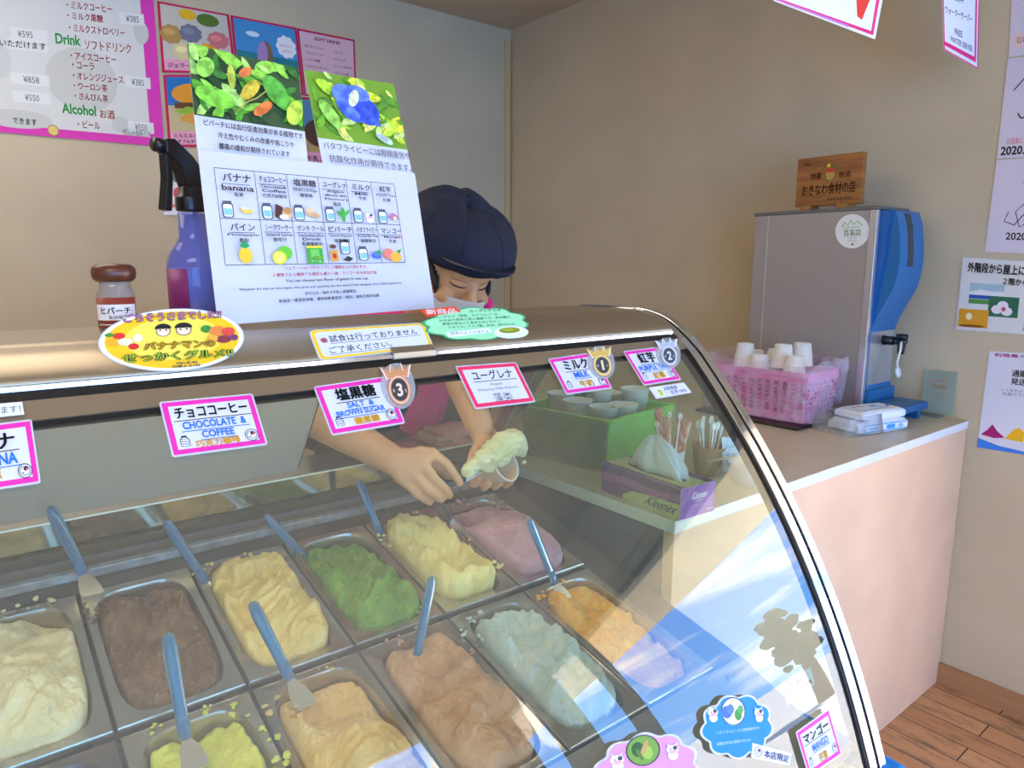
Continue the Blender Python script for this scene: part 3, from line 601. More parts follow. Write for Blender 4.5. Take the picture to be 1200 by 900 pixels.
# cut-out clouds low on the glass
def cow(x, y, s, c=(250, 225, 232)):            # small plain cow drawing
    return [('e', x, y+.55*s, .34*s, .42*s, (250, 246, 246)), ('e', x, y, .42*s, .40*s, (250, 246, 246)), ('e', x+.18*s, y-.12*s, .16*s, .20*s, (90, 84, 90)), ('e', x, y+.22*s, .26*s, .17*s, (246, 170, 190)), ('p', [(x-.3*s, y-.3*s), (x-.36*s, y-.62*s), (x-.12*s, y-.38*s)], (236, 220, 170)), ('p', [(x+.3*s, y-.3*s), (x+.36*s, y-.62*s), (x+.12*s, y-.38*s)], (236, 220, 170)), ('e', x-.15*s, y-.02*s, .05*s, .07*s, BLK), ('e', x+.15*s, y-.02*s, .05*s, .07*s, BLK), ('e', x, y+.66*s, .16*s, .16*s, c)]
blue_out = scallop(.5, .48, .52, .52, 9, .13, 7, .4)
card('cloud_card', 'blue cloud-shaped card with a round flower picture, low on the glass', 'sign', on_g4((818, 820), (902, 812), (909, 884), (826, 896)),
 [('p', scallop(.5, .48, .49, .49, 9, .13, 7, .4), (10, 138, 232)), ('e', .45, .24, .17, .23, (60, 56, 60)), ('e', .45, .24, .155, .212, (236, 236, 236)), ('e', .36, .24, .07, .10, (70, 110, 230)), ('e', .41, .20, .05, .08, (96, 130, 240)), ('e', .51, .30, .05, .09, (70, 150, 60)), ('e', .55, .22, .04, .07, (90, 170, 80)), *cow(.17, .22, .16), *cow(.80, .30, .16), ('t', 'バタフライピーには眼精疲労や', .17, .52, .78, .57, (210, 236, 250)), ('t', '抗酸化作用が期待できます', .17, .69, .64, .74, (210, 236, 250))], blue_out, bmat=sleeve, group='cloud cards on the glass')
pk_out = scallop(.5, .5, .52, .52, 10, .13, 7, .2)
card('cloud_card', 'pink cloud-shaped card with a round green pepper picture, at the glass bottom', 'sign', on_g4((692, 868), (814, 852), (824, 938), (702, 958)),
 [('p', scallop(.5, .5, .49, .49, 10, .13, 7, .2), (222, 150, 215)), ('e', .46, .22, .165, .21, (60, 50, 56)), ('e', .46, .22, .150, .195, (120, 160, 60)), ('e', .41, .20, .06, .10, (52, 92, 40)), ('e', .50, .26, .05, .09, (160, 190, 70)), ('p', ell(.47, .20, .025, .12, 12, rot=20), (200, 150, 90)), ('p', ell(.42, .27, .02, .09, 12, rot=-15), (90, 130, 50)), *cow(.21, .30, .15), *cow(.74, .26, .15), ('t', 'ピパーチには血行促進効果があり', .17, .56, .82, .62, (120, 60, 120)), ('t', '冷え性の改善が期待できます', .2, .70, .78, .76, (120, 60, 120))], pk_out, bmat=sleeve, group='cloud cards on the glass')
# place badges: clear plate, crown, ring, number
def badge(num, label, cx, cy, rx, ry, metal, dark, pale):
    q = on_g4((cx-rx*1.06, cy-ry*.88), (cx+rx*.62, cy-ry*1.08), (cx+rx*1.06, cy+ry*.88), (cx-rx*.62, cy+ry*1.08), off=.0095)
    cr = [(.22, .34), (.10, .06), (.32, .20), (.38, -.0+.03), (.52, .19), (.66, .03), (.70, .20), (.92, .08), (.80, .34), (.5, .27)]
    cr2 = [(.5+(x-.5)*1.16, .2+(y-.2)*1.16) for x, y in cr]
    return card('place_badge', label, 'badge', q, [('p', cr2, pale), ('p', cr, metal), ('e', .5, .60, .335, .335, metal, 30), ('e', .5, .60, .30, .30, pale, 30), ('e', .5, .60, .275, .275, metal, 30), ('e', .5, .60, .245, .245, dark, 30),
      ('t', num, .46 if num == '1' else .41, .46, .54 if num == '1' else .59, .75, pale, .03), ('t', '第', .29, .57, .36, .65, pale), ('t', '位', .64, .60, .71, .68, pale)], ell(.5, .5, .5, .5, 40), bmat=clear('badge_acrylic', (235, 235, 235), 1.45, haze=.22), thick=.0016, group='place badges on the case glass')
badge('3', 'bronze crowned badge numbered 3 on the case glass', 467, 452, 23, 27, (216, 150, 100), (70, 66, 66), (246, 220, 200))
badge('1', 'gold crowned badge numbered 1 on the case glass', 705, 424.5, 18.5, 19.5, (226, 186, 90), (70, 72, 78), (246, 230, 180))
badge('2', 'silver crowned badge numbered 2 on the case glass', 783.5, 413.5, 16.5, 18, (190, 194, 204), (70, 74, 82), (232, 234, 240))
# oval sticker sign leaning on the lip
OP = ((0, .7985, 1.2865), (0, -1, .40))
qo = [onplane(*OP, x, y) for x, y in ((114, 366), (283, 358), (289, 430), (116, 440))]
face = lambda x, y, hair, sx: [('e', x, y+.02, sx*1.0, .085, (250, 214, 176)), ('p', ell(x, y-.02, sx*1.15, .085, 16, 180, 360), hair), ('e', x-sx*.4, y+.0, sx*.14, .012, BLK), ('e', x+sx*.4, y+.0, sx*.14, .012, BLK), ('p', ell(x, y+.045, sx*.5, .035, 12, 0, 180), (250, 250, 250)), ('o', ell(x, y+.02, sx, .085, 20), .10, BLK)]
card('oval_sign', 'yellow oval sign with cartoon faces standing at the case top edge', 'sign', qo,
 [('p', ell(.5, .5, .49, .49, 40), (246, 246, 246)), ('p', ell(.5, .5, .463, .455, 40), (250, 196, 24)), ('p', ell(.5, .48, .34, .34, 30), (252, 222, 80)),
  *face(.42, .34, (40, 30, 30), .05), *face(.56, .34, (30, 24, 24), .055),
  ('e', .13, .40, .04, .05, (220, 50, 40)), ('e', .10, .50, .05, .06, (240, 170, 40)), ('e', .17, .50, .05, .06, (230, 220, 180)), ('e', .22, .58, .035, .05, (220, 40, 40)), ('e', .07, .38, .03, .03, (70, 140, 40)), ('e', .25, .45, .03, .06, (240, 240, 235)),
  ('e', .72, .36, .04, .06, (60, 140, 50)), ('e', .80, .40, .06, .08, (230, 130, 60)), ('e', .88, .42, .05, .07, (220, 70, 60)), ('e', .84, .54, .06, .06, (140, 50, 60)), ('e', .76, .52, .04, .06, (240, 170, 60)), ('e', .92, .52, .03, .05, (110, 60, 110)),
  ('t', 'ごちそうさまでした!!', .16, .05, .84, .20, BLK, .09), ('t', 'ごちそうさまでした!!', .167, .06, .833, .19, (250, 150, 200), .02),
  ('t', 'バナナマンの', .28, .52, .78, .66, BLK, .10), ('t', 'バナナマンの', .285, .525, .775, .655, (255, 190, 30), .02), ('t', 'せっかくグルメ!!', .14, .68, .91, .84, BLK, .10), ('t', 'せっかくグルメ!!', .145, .685, .905, .835, (190, 220, 60), .02),
  ('t', 'TBS系列', .49, .865, .64, .905, (40, 50, 120), .02), ('t', '日曜よる7時', .47, .915, .66, .955, (40, 50, 120), .02)], ell(.5, .5, .5, .5, 48), bmat=sleeve, thick=.0015)
# yellow-bordered tasting notice with its metal clip
NP = ((0, .803, 1.2895), (0, -1, .75))
qn = [onplane(*NP, x, y) for x, y in ((361, 387), (497, 378), (508, 406), (375, 423))]
card('notice_card', 'yellow-edged tasting notice clipped to the case top edge', 'sign', qn,
 [('p', rrect(.01, .02, .99, .98, .05, .14), (250, 206, 40)), ('p', rrect(.035, .09, .965, .91, .04, .11), WHT), ('t', '※', .06, .28, .12, .46, RED, .02), ('t', '試食は行っておりません', .135, .22, .90, .46, BLK, .01), ('r', .13, .49, .92, .505, (60, 60, 60)), ('t', 'ご了承ください。', .10, .60, .63, .82, BLK, .01), ('r', .09, .85, .66, .865, (60, 60, 60))], rrect(0, 0, 1, 1, .05, .14), bmat=sleeve, thick=.0012)
a_ = on(1, .797, 461, 413.5); b2 = on(1, .797, 510, 406)
MB().prism([(.7955, 1.272), (.7955, 1.2878), (.836, 1.3125), (.838, 1.3105), (.7978, 1.286), (.7978, 1.272)], 0, a_.x, b2.x).build('sign_clip', champ)
tag(bpy.data.objects['sign_clip'], 'folded metal clip holding the yellow-edged notice', 'clip')
CP = ((0, .8165, 1.308), (0, -1, .55))
qc = [onplane(*CP, x, y) for x, y in ((488, 362), (612, 356), (628, 396), (500, 404))]
pw = [('e', .78+.0, .80, .17, .18, (226, 228, 234)), ('e', .77, .76, .13, .11, (240, 242, 244)), ('e', .77, .74, .105, .085, (140, 150, 30)), ('e', .75, .72, .06, .04, (165, 175, 50))]
gout = scallop(.5, .5, .5, .48, 10, .12, 7, .2)
card('cloud_card', 'green cloud-shaped card with a bowl of powder, standing on the case top', 'sign', qc,
 [('p', scallop(.5, .5, .475, .455, 10, .12, 7, .2), (160, 226, 170)), *pw, ('p', [(.03, .04), (.33, -.02), (.38, .14), (.07, .24)], (240, 70, 30)), ('p', [(.18, .70), (.58, .64), (.60, .76), (.20, .84)], (236, 240, 244)),
  ('t', '新商品', .07, .03, .34, .18, (255, 240, 236), .03), ('t', 'ユーグレナとは', .45, .10, .76, .18, (20, 70, 40), .02), ('t', 'ユーグレナ（和名：ミドリムシ）は、', .14, .22, .72, .30, (20, 70, 40)), ('t', 'わかめや昆布と同じ藻類です。約59種の', .16, .33, .82, .40, (20, 70, 40)), ('t', '野菜や魚などに含まれるビタミン、', .18, .43, .72, .50, (20, 70, 40)), ('t', 'ミネラル、アミノ酸、DHA、EPAなどの', .22, .53, .84, .60, (20, 70, 40)), ('t', '抹茶のような味です', .22, .69, .57, .78, (60, 70, 90))], gout, bmat=mat('green_card', (60, 170, 100), .4), thick=.0012)

# ------------------------------------------------------------------ A4 flavour table and the two photo sheets behind it
MPn = (0, -1, .14); MP0 = (0, .912, 1.33)
qm = [onplane(MP0, MPn, x, y) for x, y in ((231.5, 175), (486, 203), (509.5, 361), (255.5, 381.5))]
jar_i = lambda x, y: [('p', rrect(x-.022, y-.04, x+.022, y+.045, .01, .012), (70, 70, 80)), ('p', rrect(x-.018, y-.033, x+.018, y+.04, .009, .01), (240, 246, 252)), ('r', x-.016, y-.008, x+.016, y+.03, (140, 196, 240)), ('r', x-.017, y-.052, x+.017, y-.038, (90, 90, 100))]
tx = [.055, .215, .352, .494, .628, .752, .875]; ty = [.095, .385, .655]
el = [('s', [(tx[0], y), (tx[-1], y)], .0028, (70, 70, 76), 1.4) for y in ty] + [('s', [(x, ty[0]), (x, ty[-1])], .0022, (70, 70, 76)) for x in tx]
cells = [('バナナ', 'banana', '香蕉', 1), ('チョココーヒー', 'Chocolate&\nCoffee', '巧克力&咖啡', 0), ('塩黒糖', 'Salt&brownsugar', '鹽黑糖', .6), ('ユーグレナ', 'Algae\n(Matcha Milk\nFlavor)', '藻类', .2), ('ミルク', 'Milk', '牛奶', .2), ('紅芋', 'Purple Yam', '紅薯', .2),
         ('パイン', 'Pineapple', '鳳梨', .5), ('シークワーサー', 'Island Lime', '酸柑仔', 0), ('ゲンキ クール', 'Lactobacillus\nDrink', '乳酸菌飲料', 0), ('ピパーチ', 'Island Pepper', '海島胡椒', .1), ('バタフライピー', 'Butterfly Pea', '蝴蝶豌豆', 0), ('マンゴー', 'Mango', '芒果', .2)]
for k, (a, b, c, big) in enumerate(cells):
    i, j = k % 6, k//6; x0, x1, y0 = tx[i], tx[i+1], ty[j]; w_ = x1-x0; cx = (x0+x1)/2; n_ = max(2, len(a)); hw = min(w_*.42, .014*n_*(1+.35*big)); hh = .036+.014*big
    el += [('t', a, cx-hw, y0+.030, cx+hw, y0+.030+hh, BLK, .02), ('r', cx-hw, y0+.036+hh, cx+hw, y0+.039+hh, BLK)]
    yy = y0+.047+hh
    for ln in b.split('\n'):
        hb = min(w_*.40, .0085*len(ln)*(1.6 if big == 1 else 1)); h2 = .034 if big == 1 else .018
        el.append(('t', ln, cx-hb, yy, cx+hb, yy+h2, BLK, .015)); yy += h2+.007
    hc = min(w_*.38, .016*len(c)*.6); el.append(('t', c, cx-hc, yy+.002, cx+hc, yy+.026, BLK, .015))
jy = .335
for i in range(6): el += jar_i(tx[i]+.034, jy)
el += jar_i(tx[3]+.082, ty[1]+.165) + jar_i(tx[4]+.032, ty[1]+.21)
Y_ = (248, 206, 60)
el += [('p', ell(.165, jy-.01, .028, .028, 14, 20, 200), Y_), ('p', ell(.160, jy-.018, .020, .016, 14, 20, 200), WHT)]
el += [('p', [(.285, jy-.05), (.315, jy-.03), (.305, jy+.05), (.278, jy+.03)], (80, 50, 36)), ('e', .330, jy+.01, .022, .028, (220, 180, 130)), ('e', .335, jy-.01, .018, .022, (200, 140, 80)), ('e', .315, jy+.03, .02, .016, (240, 220, 190))]
el += [('e', .440, jy+.0, .026, .018, (220, 180, 130)), ('e', .432, jy-.02, .018, .014, (232, 196, 150)), ('e', .455, jy+.014, .02, .014, (206, 164, 112))]
el += [('e', .587, jy+.0, .010, .05, (70, 170, 60)), ('p', ell(.575, jy+.0, .008, .028, 10, rot=-35), (70, 170, 60)), ('p', ell(.603, jy-.01, .008, .03, 10, rot=35), (80, 184, 70))]
el += cow(.715, jy, .05) + [('p', [(.815, jy), (.835, jy-.03), (.862, jy-.01), (.866, jy+.015), (.83, jy+.02)], (190, 110, 160)), ('e', .846, jy+.008, .010, .012, (250, 220, 130))]
r2 = ty[1]+.212
el += [('e', .135, r2+.005, .027, .048, (250, 200, 50)), ('p', [(.115, r2-.050), (.135, r2-.035), (.155, r2-.050), (.148, r2-.066), (.136, r2-.080), (.122, r2-.066)], (40, 160, 90))]
el += [('e', .300, r2-.01, .030, .042, (110, 200, 50)), ('e', .273, r2+.02, .030, .042, (236, 226, 50)), ('e', .273, r2+.02, .022, .032, (244, 240, 110))]
el += [('r', .395, r2-.055, .465, r2+.062, (70, 170, 60)), ('r', .395, r2-.055, .465, r2-.04, (240, 220, 60)), ('r', .41, r2-.03, .45, r2+.012, (120, 200, 90)), ('t', 'ゲンキ', .405, r2+.012, .455, r2+.030, (240, 240, 80), .02), ('t', 'クール', .405, r2+.036, .455, r2+.054, (240, 250, 240), .02)]
el += [('e', .515, r2-.05, .016, .014, (110, 70, 50)), ('r', .500, r2-.025, .535, r2+.045, (226, 160, 60)), ('e', .517, r2+.012, .010, .018, (210, 50, 40)), ('p', [(.555, r2+.04), (.58, r2+.012), (.605, r2+.03), (.585, r2+.05)], (60, 54, 54))]
el += [('e', .712, r2+.012, .014, .018, (70, 100, 220)), ('e', .728, r2+.018, .013, .017, (80, 112, 226)), ('e', .720, r2+.0, .012, .016, (96, 130, 236)), ('e', .735, r2-.012, .012, .014, (70, 160, 80))]
el += [('e', .785, r2-.0, .026, .038, (240, 130, 110)), ('e', .820, r2+.022, .028, .038, (250, 180, 60)), ('p', [(.825, r2-.02), (.855, r2-.035), (.84, r2+.0)], (50, 160, 70))]
el += [('t', '+100円', .83, ty[1]+.085, .868, ty[1]+.103, RED), ('t', 'ジェラートは1つのカップに２種類お入れ頂けます。', .285, .672, .665, .694, RED, .01), ('t', '１種類でも２種類でも値段も量も一緒。マンゴーのみ追加代金', .235, .712, .71, .734, RED, .01), ('t', 'You can choose two flavor of gelato in one cup.', .285, .752, .665, .776, BLK, .01),
 ('t', "Whether it's one or two types, the price and quantity are the same.Only mangoes are a little expensive.", .09, .795, .83, .815, BLK, .01), ('t', '您可以在一個杯子中放入兩種類型。', .36, .834, .60, .856, BLK, .01), ('t', '無論是一種還是兩種，價格和數量都是一樣的。僅限芒果附加費', .245, .872, .705, .894, BLK, .01)]
card('flavour_table_sheet', 'large white laminated flavour table sheet standing on the case top', 'sign', qm, el, bmat=sleeve if False else mat('white_laminate', (212, 210, 220), .25), thick=.0014)
GP0 = (0, .916, 1.33)
q1 = [onplane(GP0, MPn, x, y) for x, y in ((219.5, 51), (349.5, 80.5), (361.5, 196), (232, 182))]
def leaf(cx, cy, rx, ry, rot, n=9):                # pointed leaf outline
    r = math.radians(rot); out = []
    for sg in (1, -1):
        for i in range(n): t = -1+2*i/n; t = t*sg; yv = sg*ry*(1-t*t)**.8*(1+.25*t*sg); out.append((cx+t*rx*math.cos(r)-yv*math.sin(r), cy+t*rx*math.sin(r)+yv*math.cos(r)))
    return out
lf = lambda cx, cy, rx, ry, rot, c: ('p', ell(cx, cy, rx, ry, 18, rot=rot), leafink(c))
def leafink(c):
    nm = 'leaf_print_%d_%d_%d' % c; mat(nm, c, .5, var=.38, vscale=95, spec=.3); return (nm,)
GR = [(118, 190, 50), (86, 160, 40), (150, 210, 70), (60, 120, 40), (180, 226, 110), (40, 70, 30)]
rl = random.Random(4)
el = [('r', .0, .0, 1, .635, (62, 84, 44))]
def leaves(el, n, pal, vmax, r):
    for k in range(n):
        a, b_ = r.uniform(.02, .98), r.uniform(.02, vmax-.02); rx = r.uniform(.07, .20)*(1-.5*k/n); ry = rx*r.uniform(.28, .5); rot = r.uniform(-80, 80)
        P = [(min(.999, max(.001, x)), min(vmax-.004, max(.001, y))) for x, y in leaf(a, b_, rx, ry, rot)]
        c = r.choice(pal); el.append(('p', P, leafink(c)))
        dx, dy = math.cos(math.radians(rot))*rx*.8, math.sin(math.radians(rot))*rx*.8
        if all(.01 < q < .99 for q in (a-dx, a+dx)) and all(.01 < q < vmax-.01 for q in (b_-dy, b_+dy)): el.append(('s', [(a-dx, b_-dy), (a, b_), (a+dx, b_+dy)], .006, tuple(min(255, int(v*1.18)) for v in c)))
leaves(el, 58, GR, .635, rl)
el += [lf(.18, .46, .17, .09, 12, (130, 204, 60)), lf(.74, .30, .16, .10, 60, (96, 176, 60)), lf(.90, .48, .075, .13, 20, (190, 220, 70)), lf(.12, .2, .1, .07, -60, (150, 215, 80))]
el += [lf(.50, .33, .13, .055, -50, (206, 176, 50)), lf(.34, .24, .035, .11, 0, (180, 190, 70)), lf(.47, .17, .075, .038, -38, (232, 120, 60)), lf(.60, .49, .115, .045, -40, (238, 120, 56)), ('s', [(.36, .56), (.46, .45), (.55, .40), (.66, .30)], .012, (170, 160, 70)), lf(.5, .31, .05, .012, -50, (226, 206, 90))]
el += [('t', 'ピパーチには血行促進効果がある植物です', .06, .675, .955, .735, BLK, .02), ('t', '冷え性やむくみの改善や肩こりや', .17, .775, .86, .835, BLK, .02), ('t', '腰痛の緩和が期待されています', .17, .875, .81, .935, BLK, .02)]
card('photo_sheet', 'sheet with orange pepper pods photo, behind the flavour table sheet', 'sign', q1, el, thick=.001, group='photo sheets on the case top', base=(212, 211, 222))
q2 = [onplane(GP0, MPn, x, y) for x, y in ((356.5, 81.5), (461, 98.5), (484, 208), (379, 195))]
el = [('r', .0, .0, 1, .70, (120, 160, 40))]
leaves(el, 50, [(170, 210, 50), (220, 226, 60), (110, 170, 40), (90, 140, 40), (200, 226, 120), (236, 230, 110)], .70, rl)
FB = [(72, 100, 224), (96, 124, 236), (56, 80, 200)]
el += [lf(.45, .30, .20, .19, 30, FB[0]), lf(.36, .22, .13, .11, 10, FB[1]), lf(.58, .36, .15, .14, 50, FB[2]), lf(.52, .18, .13, .08, 10, FB[1]), lf(.46, .24, .05, .10, 30, (226, 226, 180)), lf(.42, .40, .08, .05, 40, FB[1]), lf(.66, .46, .06, .03, 40, FB[0]), lf(.72, .63, .10, .04, 25, (190, 206, 196)), lf(.16, .45, .07, .16, -30, (150, 206, 80))]
el += [('t', 'バタフライピーには眼精疲労や', .02, .745, .985, .825, (50, 50, 54), .0), ('t', '抗酸化作用が期待できます。', .06, .875, .97, .955, (50, 50, 54), .0)]
card('photo_sheet', 'sheet with a blue butterfly pea flower photo, behind the flavour table sheet', 'sign', q2, el, thick=.001, group='photo sheets on the case top', base=(212, 211, 222))
# ================================================================== on the canopy: spice jar and spray bottle
def LT(x, y, z): return Matrix.Translation((x, y, z))
ZT = 1.3195
jar = empty('spice_jar', 'small glass spice jar with brown cap on the case top', 'jar', (.147, .935, ZT+.0003))
J = MB(); J.lathe([(.0, 0), (.0185, 0), (.020, .002), (.020, .046), (.0165, .054), (.0165, .061), (.0155, .061), (.0155, .053), (.0185, .045), (.0185, .003), (0, .003)], 28, closed=False); J.build('glass_body', clear('jar_glass', (235, 228, 220), 1.45, haze=.12), jar)
MB().lathe([(0, .0032), (.018, .0032), (.018, .040), (0, .040)], 24, closed=False).build('spice', mat('brown_spice', (150, 62, 36), .8, var=.3, vscale=300), jar)
MB().lathe([(0, .060), (.019, .060), (.0225, .064), (.0235, .070), (.0225, .076), (.018, .0795), (0, .081)], 28, closed=False).build('cap', mat('brown_cap', (92, 46, 26), .3), jar)
def wrap(cx, cy, z, r, ang, h, elems, name, base, parent, span=1.0):
    def f(u, v, hh=0): a = ang+span*(u-.5); return Vector((cx+(r+hh)*math.cos(a), cy+(r+hh)*math.sin(a), z+h*(1-v)))
    n = 12; o = [(i/n, 0) for i in range(n+1)] + [(1-i/n, 1) for i in range(n+1)]; b = MB(); k = n+1
    vs = [f(i/n, v, hh) for hh in (.0003, -.0002) for v in (0, 1) for i in range(k)]
    fs = [(i+1, i, k+i, k+i+1) for i in range(n)] + [(2*k+i, 2*k+i+1, 3*k+i+1, 3*k+i) for i in range(n)] + [(i, i+1, 2*k+i+1, 2*k+i) for i in range(n)] + [(k+i+1, k+i, 3*k+i, 3*k+i+1) for i in range(n)]
    b.add(vs, fs, 0, True); lab = b.build(name, base, parent)
    T = MB(); cols = []
    for el in elems:
        if el[0] == 'r':
            c = el[5]; m_ = 8; hh = el[6] if len(el) > 6 else .0006; 
            if c not in cols: cols.append(c)
            T.add([f(el[1]+(el[3]-el[1])*i/m_, v, hh) for v in (el[2], el[4]) for i in range(m_+1)], [(i+1, i, m_+1+i, m_+2+i) for i in range(m_)], cols.index(c))
        else:
            _, s, x0, y0, x1, y1, c, bo = el; vs, fs = glyphs(s, bo); ax = min(v.x for v in vs); bx = max(v.x for v in vs); ay = min(v.y for v in vs); by = max(v.y for v in vs)
            if c not in cols: cols.append(c)
            T.add([f(x0+(v.x-ax)/(bx-ax)*(x1-x0), y1-(v.y-ay)/(by-ay)*(y1-y0), .0009) for v in vs], fs, cols.index(c))
    if T.f: T.build('lettering', [ink(c) for c in cols], lab)
    return lab
wrap(0, 0, .006, .0203, math.radians(-103), .036, [('r', .05, .22, .95, .72, (240, 232, 226)), ('t', 'ヒバーチ', .2, .30, .8, .52, BLK, .03), ('t', '島胡椒', .36, .57, .64, .68, (60, 40, 40), 0.0), ('r', .1, .84, .9, .88, (220, 190, 170))], 'label', mat('red_brown_label', (150, 60, 42), .4), jar, span=2.6)
bot = empty('spray_bottle', 'blue tinted spray bottle with black trigger behind the flavour table sheet', 'spray bottle', (.262, 1.030, ZT+.0003))
shape = [(0, 0), (.034, 0), (.037, .004), (.037, .080), (.034, .092), (.024, .106), (.019, .116), (.0185, .148)]
MB().lathe(shape + [(.0172, .148), (.0175, .116), (.0225, .105), (.032, .091), (.0355, .080), (.0355, .005), (0, .003)], 32, closed=False).build('bottle', clear('blue_bottle', (228, 231, 253), 1.45, haze=.16, hazecol=(120, 136, 232)), bot)
MB().lathe([(0, .0045), (.034, .0045), (.034, .076), (0, .076)], 28, closed=False).build('liquid', clear('pale_liquid', (235, 238, 246), 1.2, haze=.7, hazecol=(206, 210, 226)), bot)
MB().tube([(.004, 0, .15), (.006, .002, .08), (-.018, .004, .008)], .003, 8).build('dip_tube', clear('tube_plastic', (220, 225, 240), 1.3, haze=.3), bot)
wrap(0, 0, .008, .0377, math.radians(-150), .066, [], 'label', mat('magenta_label', (130, 30, 100), .4), bot, span=1.0)
hd = MB(); hd.lathe([(0, .150), (.0195, .150), (.0200, .152), (.0200, .168), (.016, .172), (.014, .182), (0, .182)], 24, closed=False); black = mat('black_plastic', (20, 20, 22), .28)
d1 = Vector((-.72, -.35, 0)).normalized(); sd = Vector((-d1.y, d1.x, 0))
def bx(M, pts, w): # side profile (along d1, z) extruded by w
    vs = [d1*p[0]+Vector((0, 0, p[1]))+sd*s for s in (-w, w) for p in pts]; n = len(pts)
    M.add(vs, [(i, (i+1) % n, (i+1) % n+n, i+n) for i in range(n)] + [tuple(range(n-1, -1, -1)), tuple(range(n, 2*n))])
bx(hd, [(-.018, .176), (-.020, .200), (.000, .222), (.026, .240), (.040, .238), (.040, .222), (.020, .205), (.010, .176)], .010)
hd.build('spray_head', black, bot, bevel=.002)
hd = MB(); bx(hd, [(.030, .222), (.040, .221), (.040, .190), (.047, .150), (.036, .148), (.031, .188)], .007); hd.build('trigger', black, bot, bevel=.0015)
hd = MB(); hd.lathe([(0, 0), (.008, 0), (.009, .003), (.009, .011), (0, .012)], 16, Matrix.Translation(d1*.039+Vector((0, 0, .230))) @ d1.to_track_quat('Z', 'Y').to_matrix().to_4x4(), closed=False); hd.build('nozzle', black, bot)

# ================================================================== back wall: menu board and food posters
YW = YB-.0065
def wallq(*px): return [on(1, YW, x, y) for x, y in px]
MAG = (226, 60, 178); MR = (206, 50, 80); GRN = (40, 150, 60); ORG = (226, 110, 40); GY = (90, 88, 90)
el = [('r', 0, 0, 1, 1, MAG), ('r', .0, .0, .955, .955, (222, 222, 214)), ('e', .75, .68, .11, .17, (208, 208, 198)), ('e', .95, .40, .025, .06, (208, 208, 198)), ('e', .55, .92, .10, .05, (208, 208, 200)), ('e', .50, .62, .05, .10, (212, 212, 204)), ('e', .86, .90, .03, .045, (208, 208, 200))]
def u_(x, v): return (x-(-282+34*v))/((176+16.5*v)-(-282+34*v))
def L(s, x0, x1, v, c, h=.040, b=.018): el.append(('t', s, u_(x0, v), v-h/2, u_(x1, v), v+h/2, c, b))
for x0, x1, v in ((128, 165, .335), (136, 173, .665), (139, 177, .905), (-16, 30, .47), (-20, 30, .525), (-16, 32, .705), (-14, 33, .80)): el.append(('r', u_(x0, v), v-.03, u_(x1, v), v+.03, (232, 232, 226)))
for s_, a, b_, v in (('・ミルクコーヒー', 55, 118, .295), ('・ミルク黒糖', 56, 105, .35), ('・ミルクストロベリー', 58, 136, .412), ('・アイスコーヒー', 60, 123, .557), ('・コーラ', 62, 92, .605), ('・オレンジジュース', 63, 133, .66), ('・ウーロン茶', 64, 110, .713), ('・さんぴん茶', 65, 111, .768), ('・ビール', 69, 99, .917)): L(s_, a, b_, v, MR)
L('Drink', 40, 74, .475, GRN, .055, .03); L('ソフトドリンク', 79, 145, .492, ORG, .05); L('Alcohol', 48, 94, .84, GRN, .055, .03); L('お酒', 99, 120, .852, ORG, .048)
for s_, a, b_, v in (('¥385', 138, 157, .335), ('¥385', 145, 163, .665), ('¥550', 149, 167, .905), ('¥595', -8, 11, .47), ('¥858', -1, 19, .705), ('¥550', 1, 19, .80)): L(s_, a, b_, v, GY, .034, 0)
L('*税込み価格です', 130, 172, .938, GY, .034, 0); L('いただけます', -30, 28, .525, BLK, .036); L('できます', -14, 16, .93, BLK, .034)
for s_, a, b_, v, c in (('Gelato', -230, -150, .12, GRN), ('シングル', -210, -120, .30, MR), ('ダブル', -208, -140, .40, MR), ('トリプル', -206, -130, .50, MR), ('ハンバーガー', -200, -90, .62, MR), ('ポテト', -200, -140, .72, MR)): L(s_, a, b_, v, c, .05)
el += [('e', u_(37, .965), .965, .017, .030, (236, 206, 120)), ('o', ell(u_(37, .965), .965, .017, .030, 16), .14, (160, 120, 60))]
card('menu_board', 'large menu board with magenta edge on the back wall', 'menu', wallq((-282, -103), (176, -52), (192.5, 172), (-248, 133)), el, thick=.003, base=(222, 222, 214))
CR = (206, 20, 80); PKL = (240, 168, 190)
gel = lambda cx, cy, r, c: [('p', scallop(cx, cy, r, r*.9, 9, .12, 5), c), ('e', cx-r*.2, cy-r*.2, r*.5, r*.3, tuple(min(255, int(v*1.15)) for v in c))]
def poster(label, q, el): card('food_poster', label, 'poster', q, [('r', 0, 0, 1, 1, CR)] + el, thick=.001, group='pink-framed food posters')
poster('food poster with several coloured gelato scoops on the back wall', wallq((184, 1), (268, 17), (277, 86.5), (190, 85)),
 [('r', .035, .03, .965, .80, (206, 200, 186)), ('r', .035, .80, .965, .965, PKL), *gel(.16, .44, .16, (190, 150, 80)), *gel(.42, .40, .16, (120, 122, 140)), *gel(.80, .46, .16, (206, 120, 120)), *gel(.62, .68, .17, (240, 160, 40)), *gel(.30, .68, .15, (226, 210, 150)), ('p', ell(.40, .12, .12, .08), (240, 190, 30)), ('p', ell(.68, .16, .16, .1), (90, 120, 40)), ('t', 'ジェラート（¥495）', .08, .85, .72, .93, (90, 40, 60), .03)])
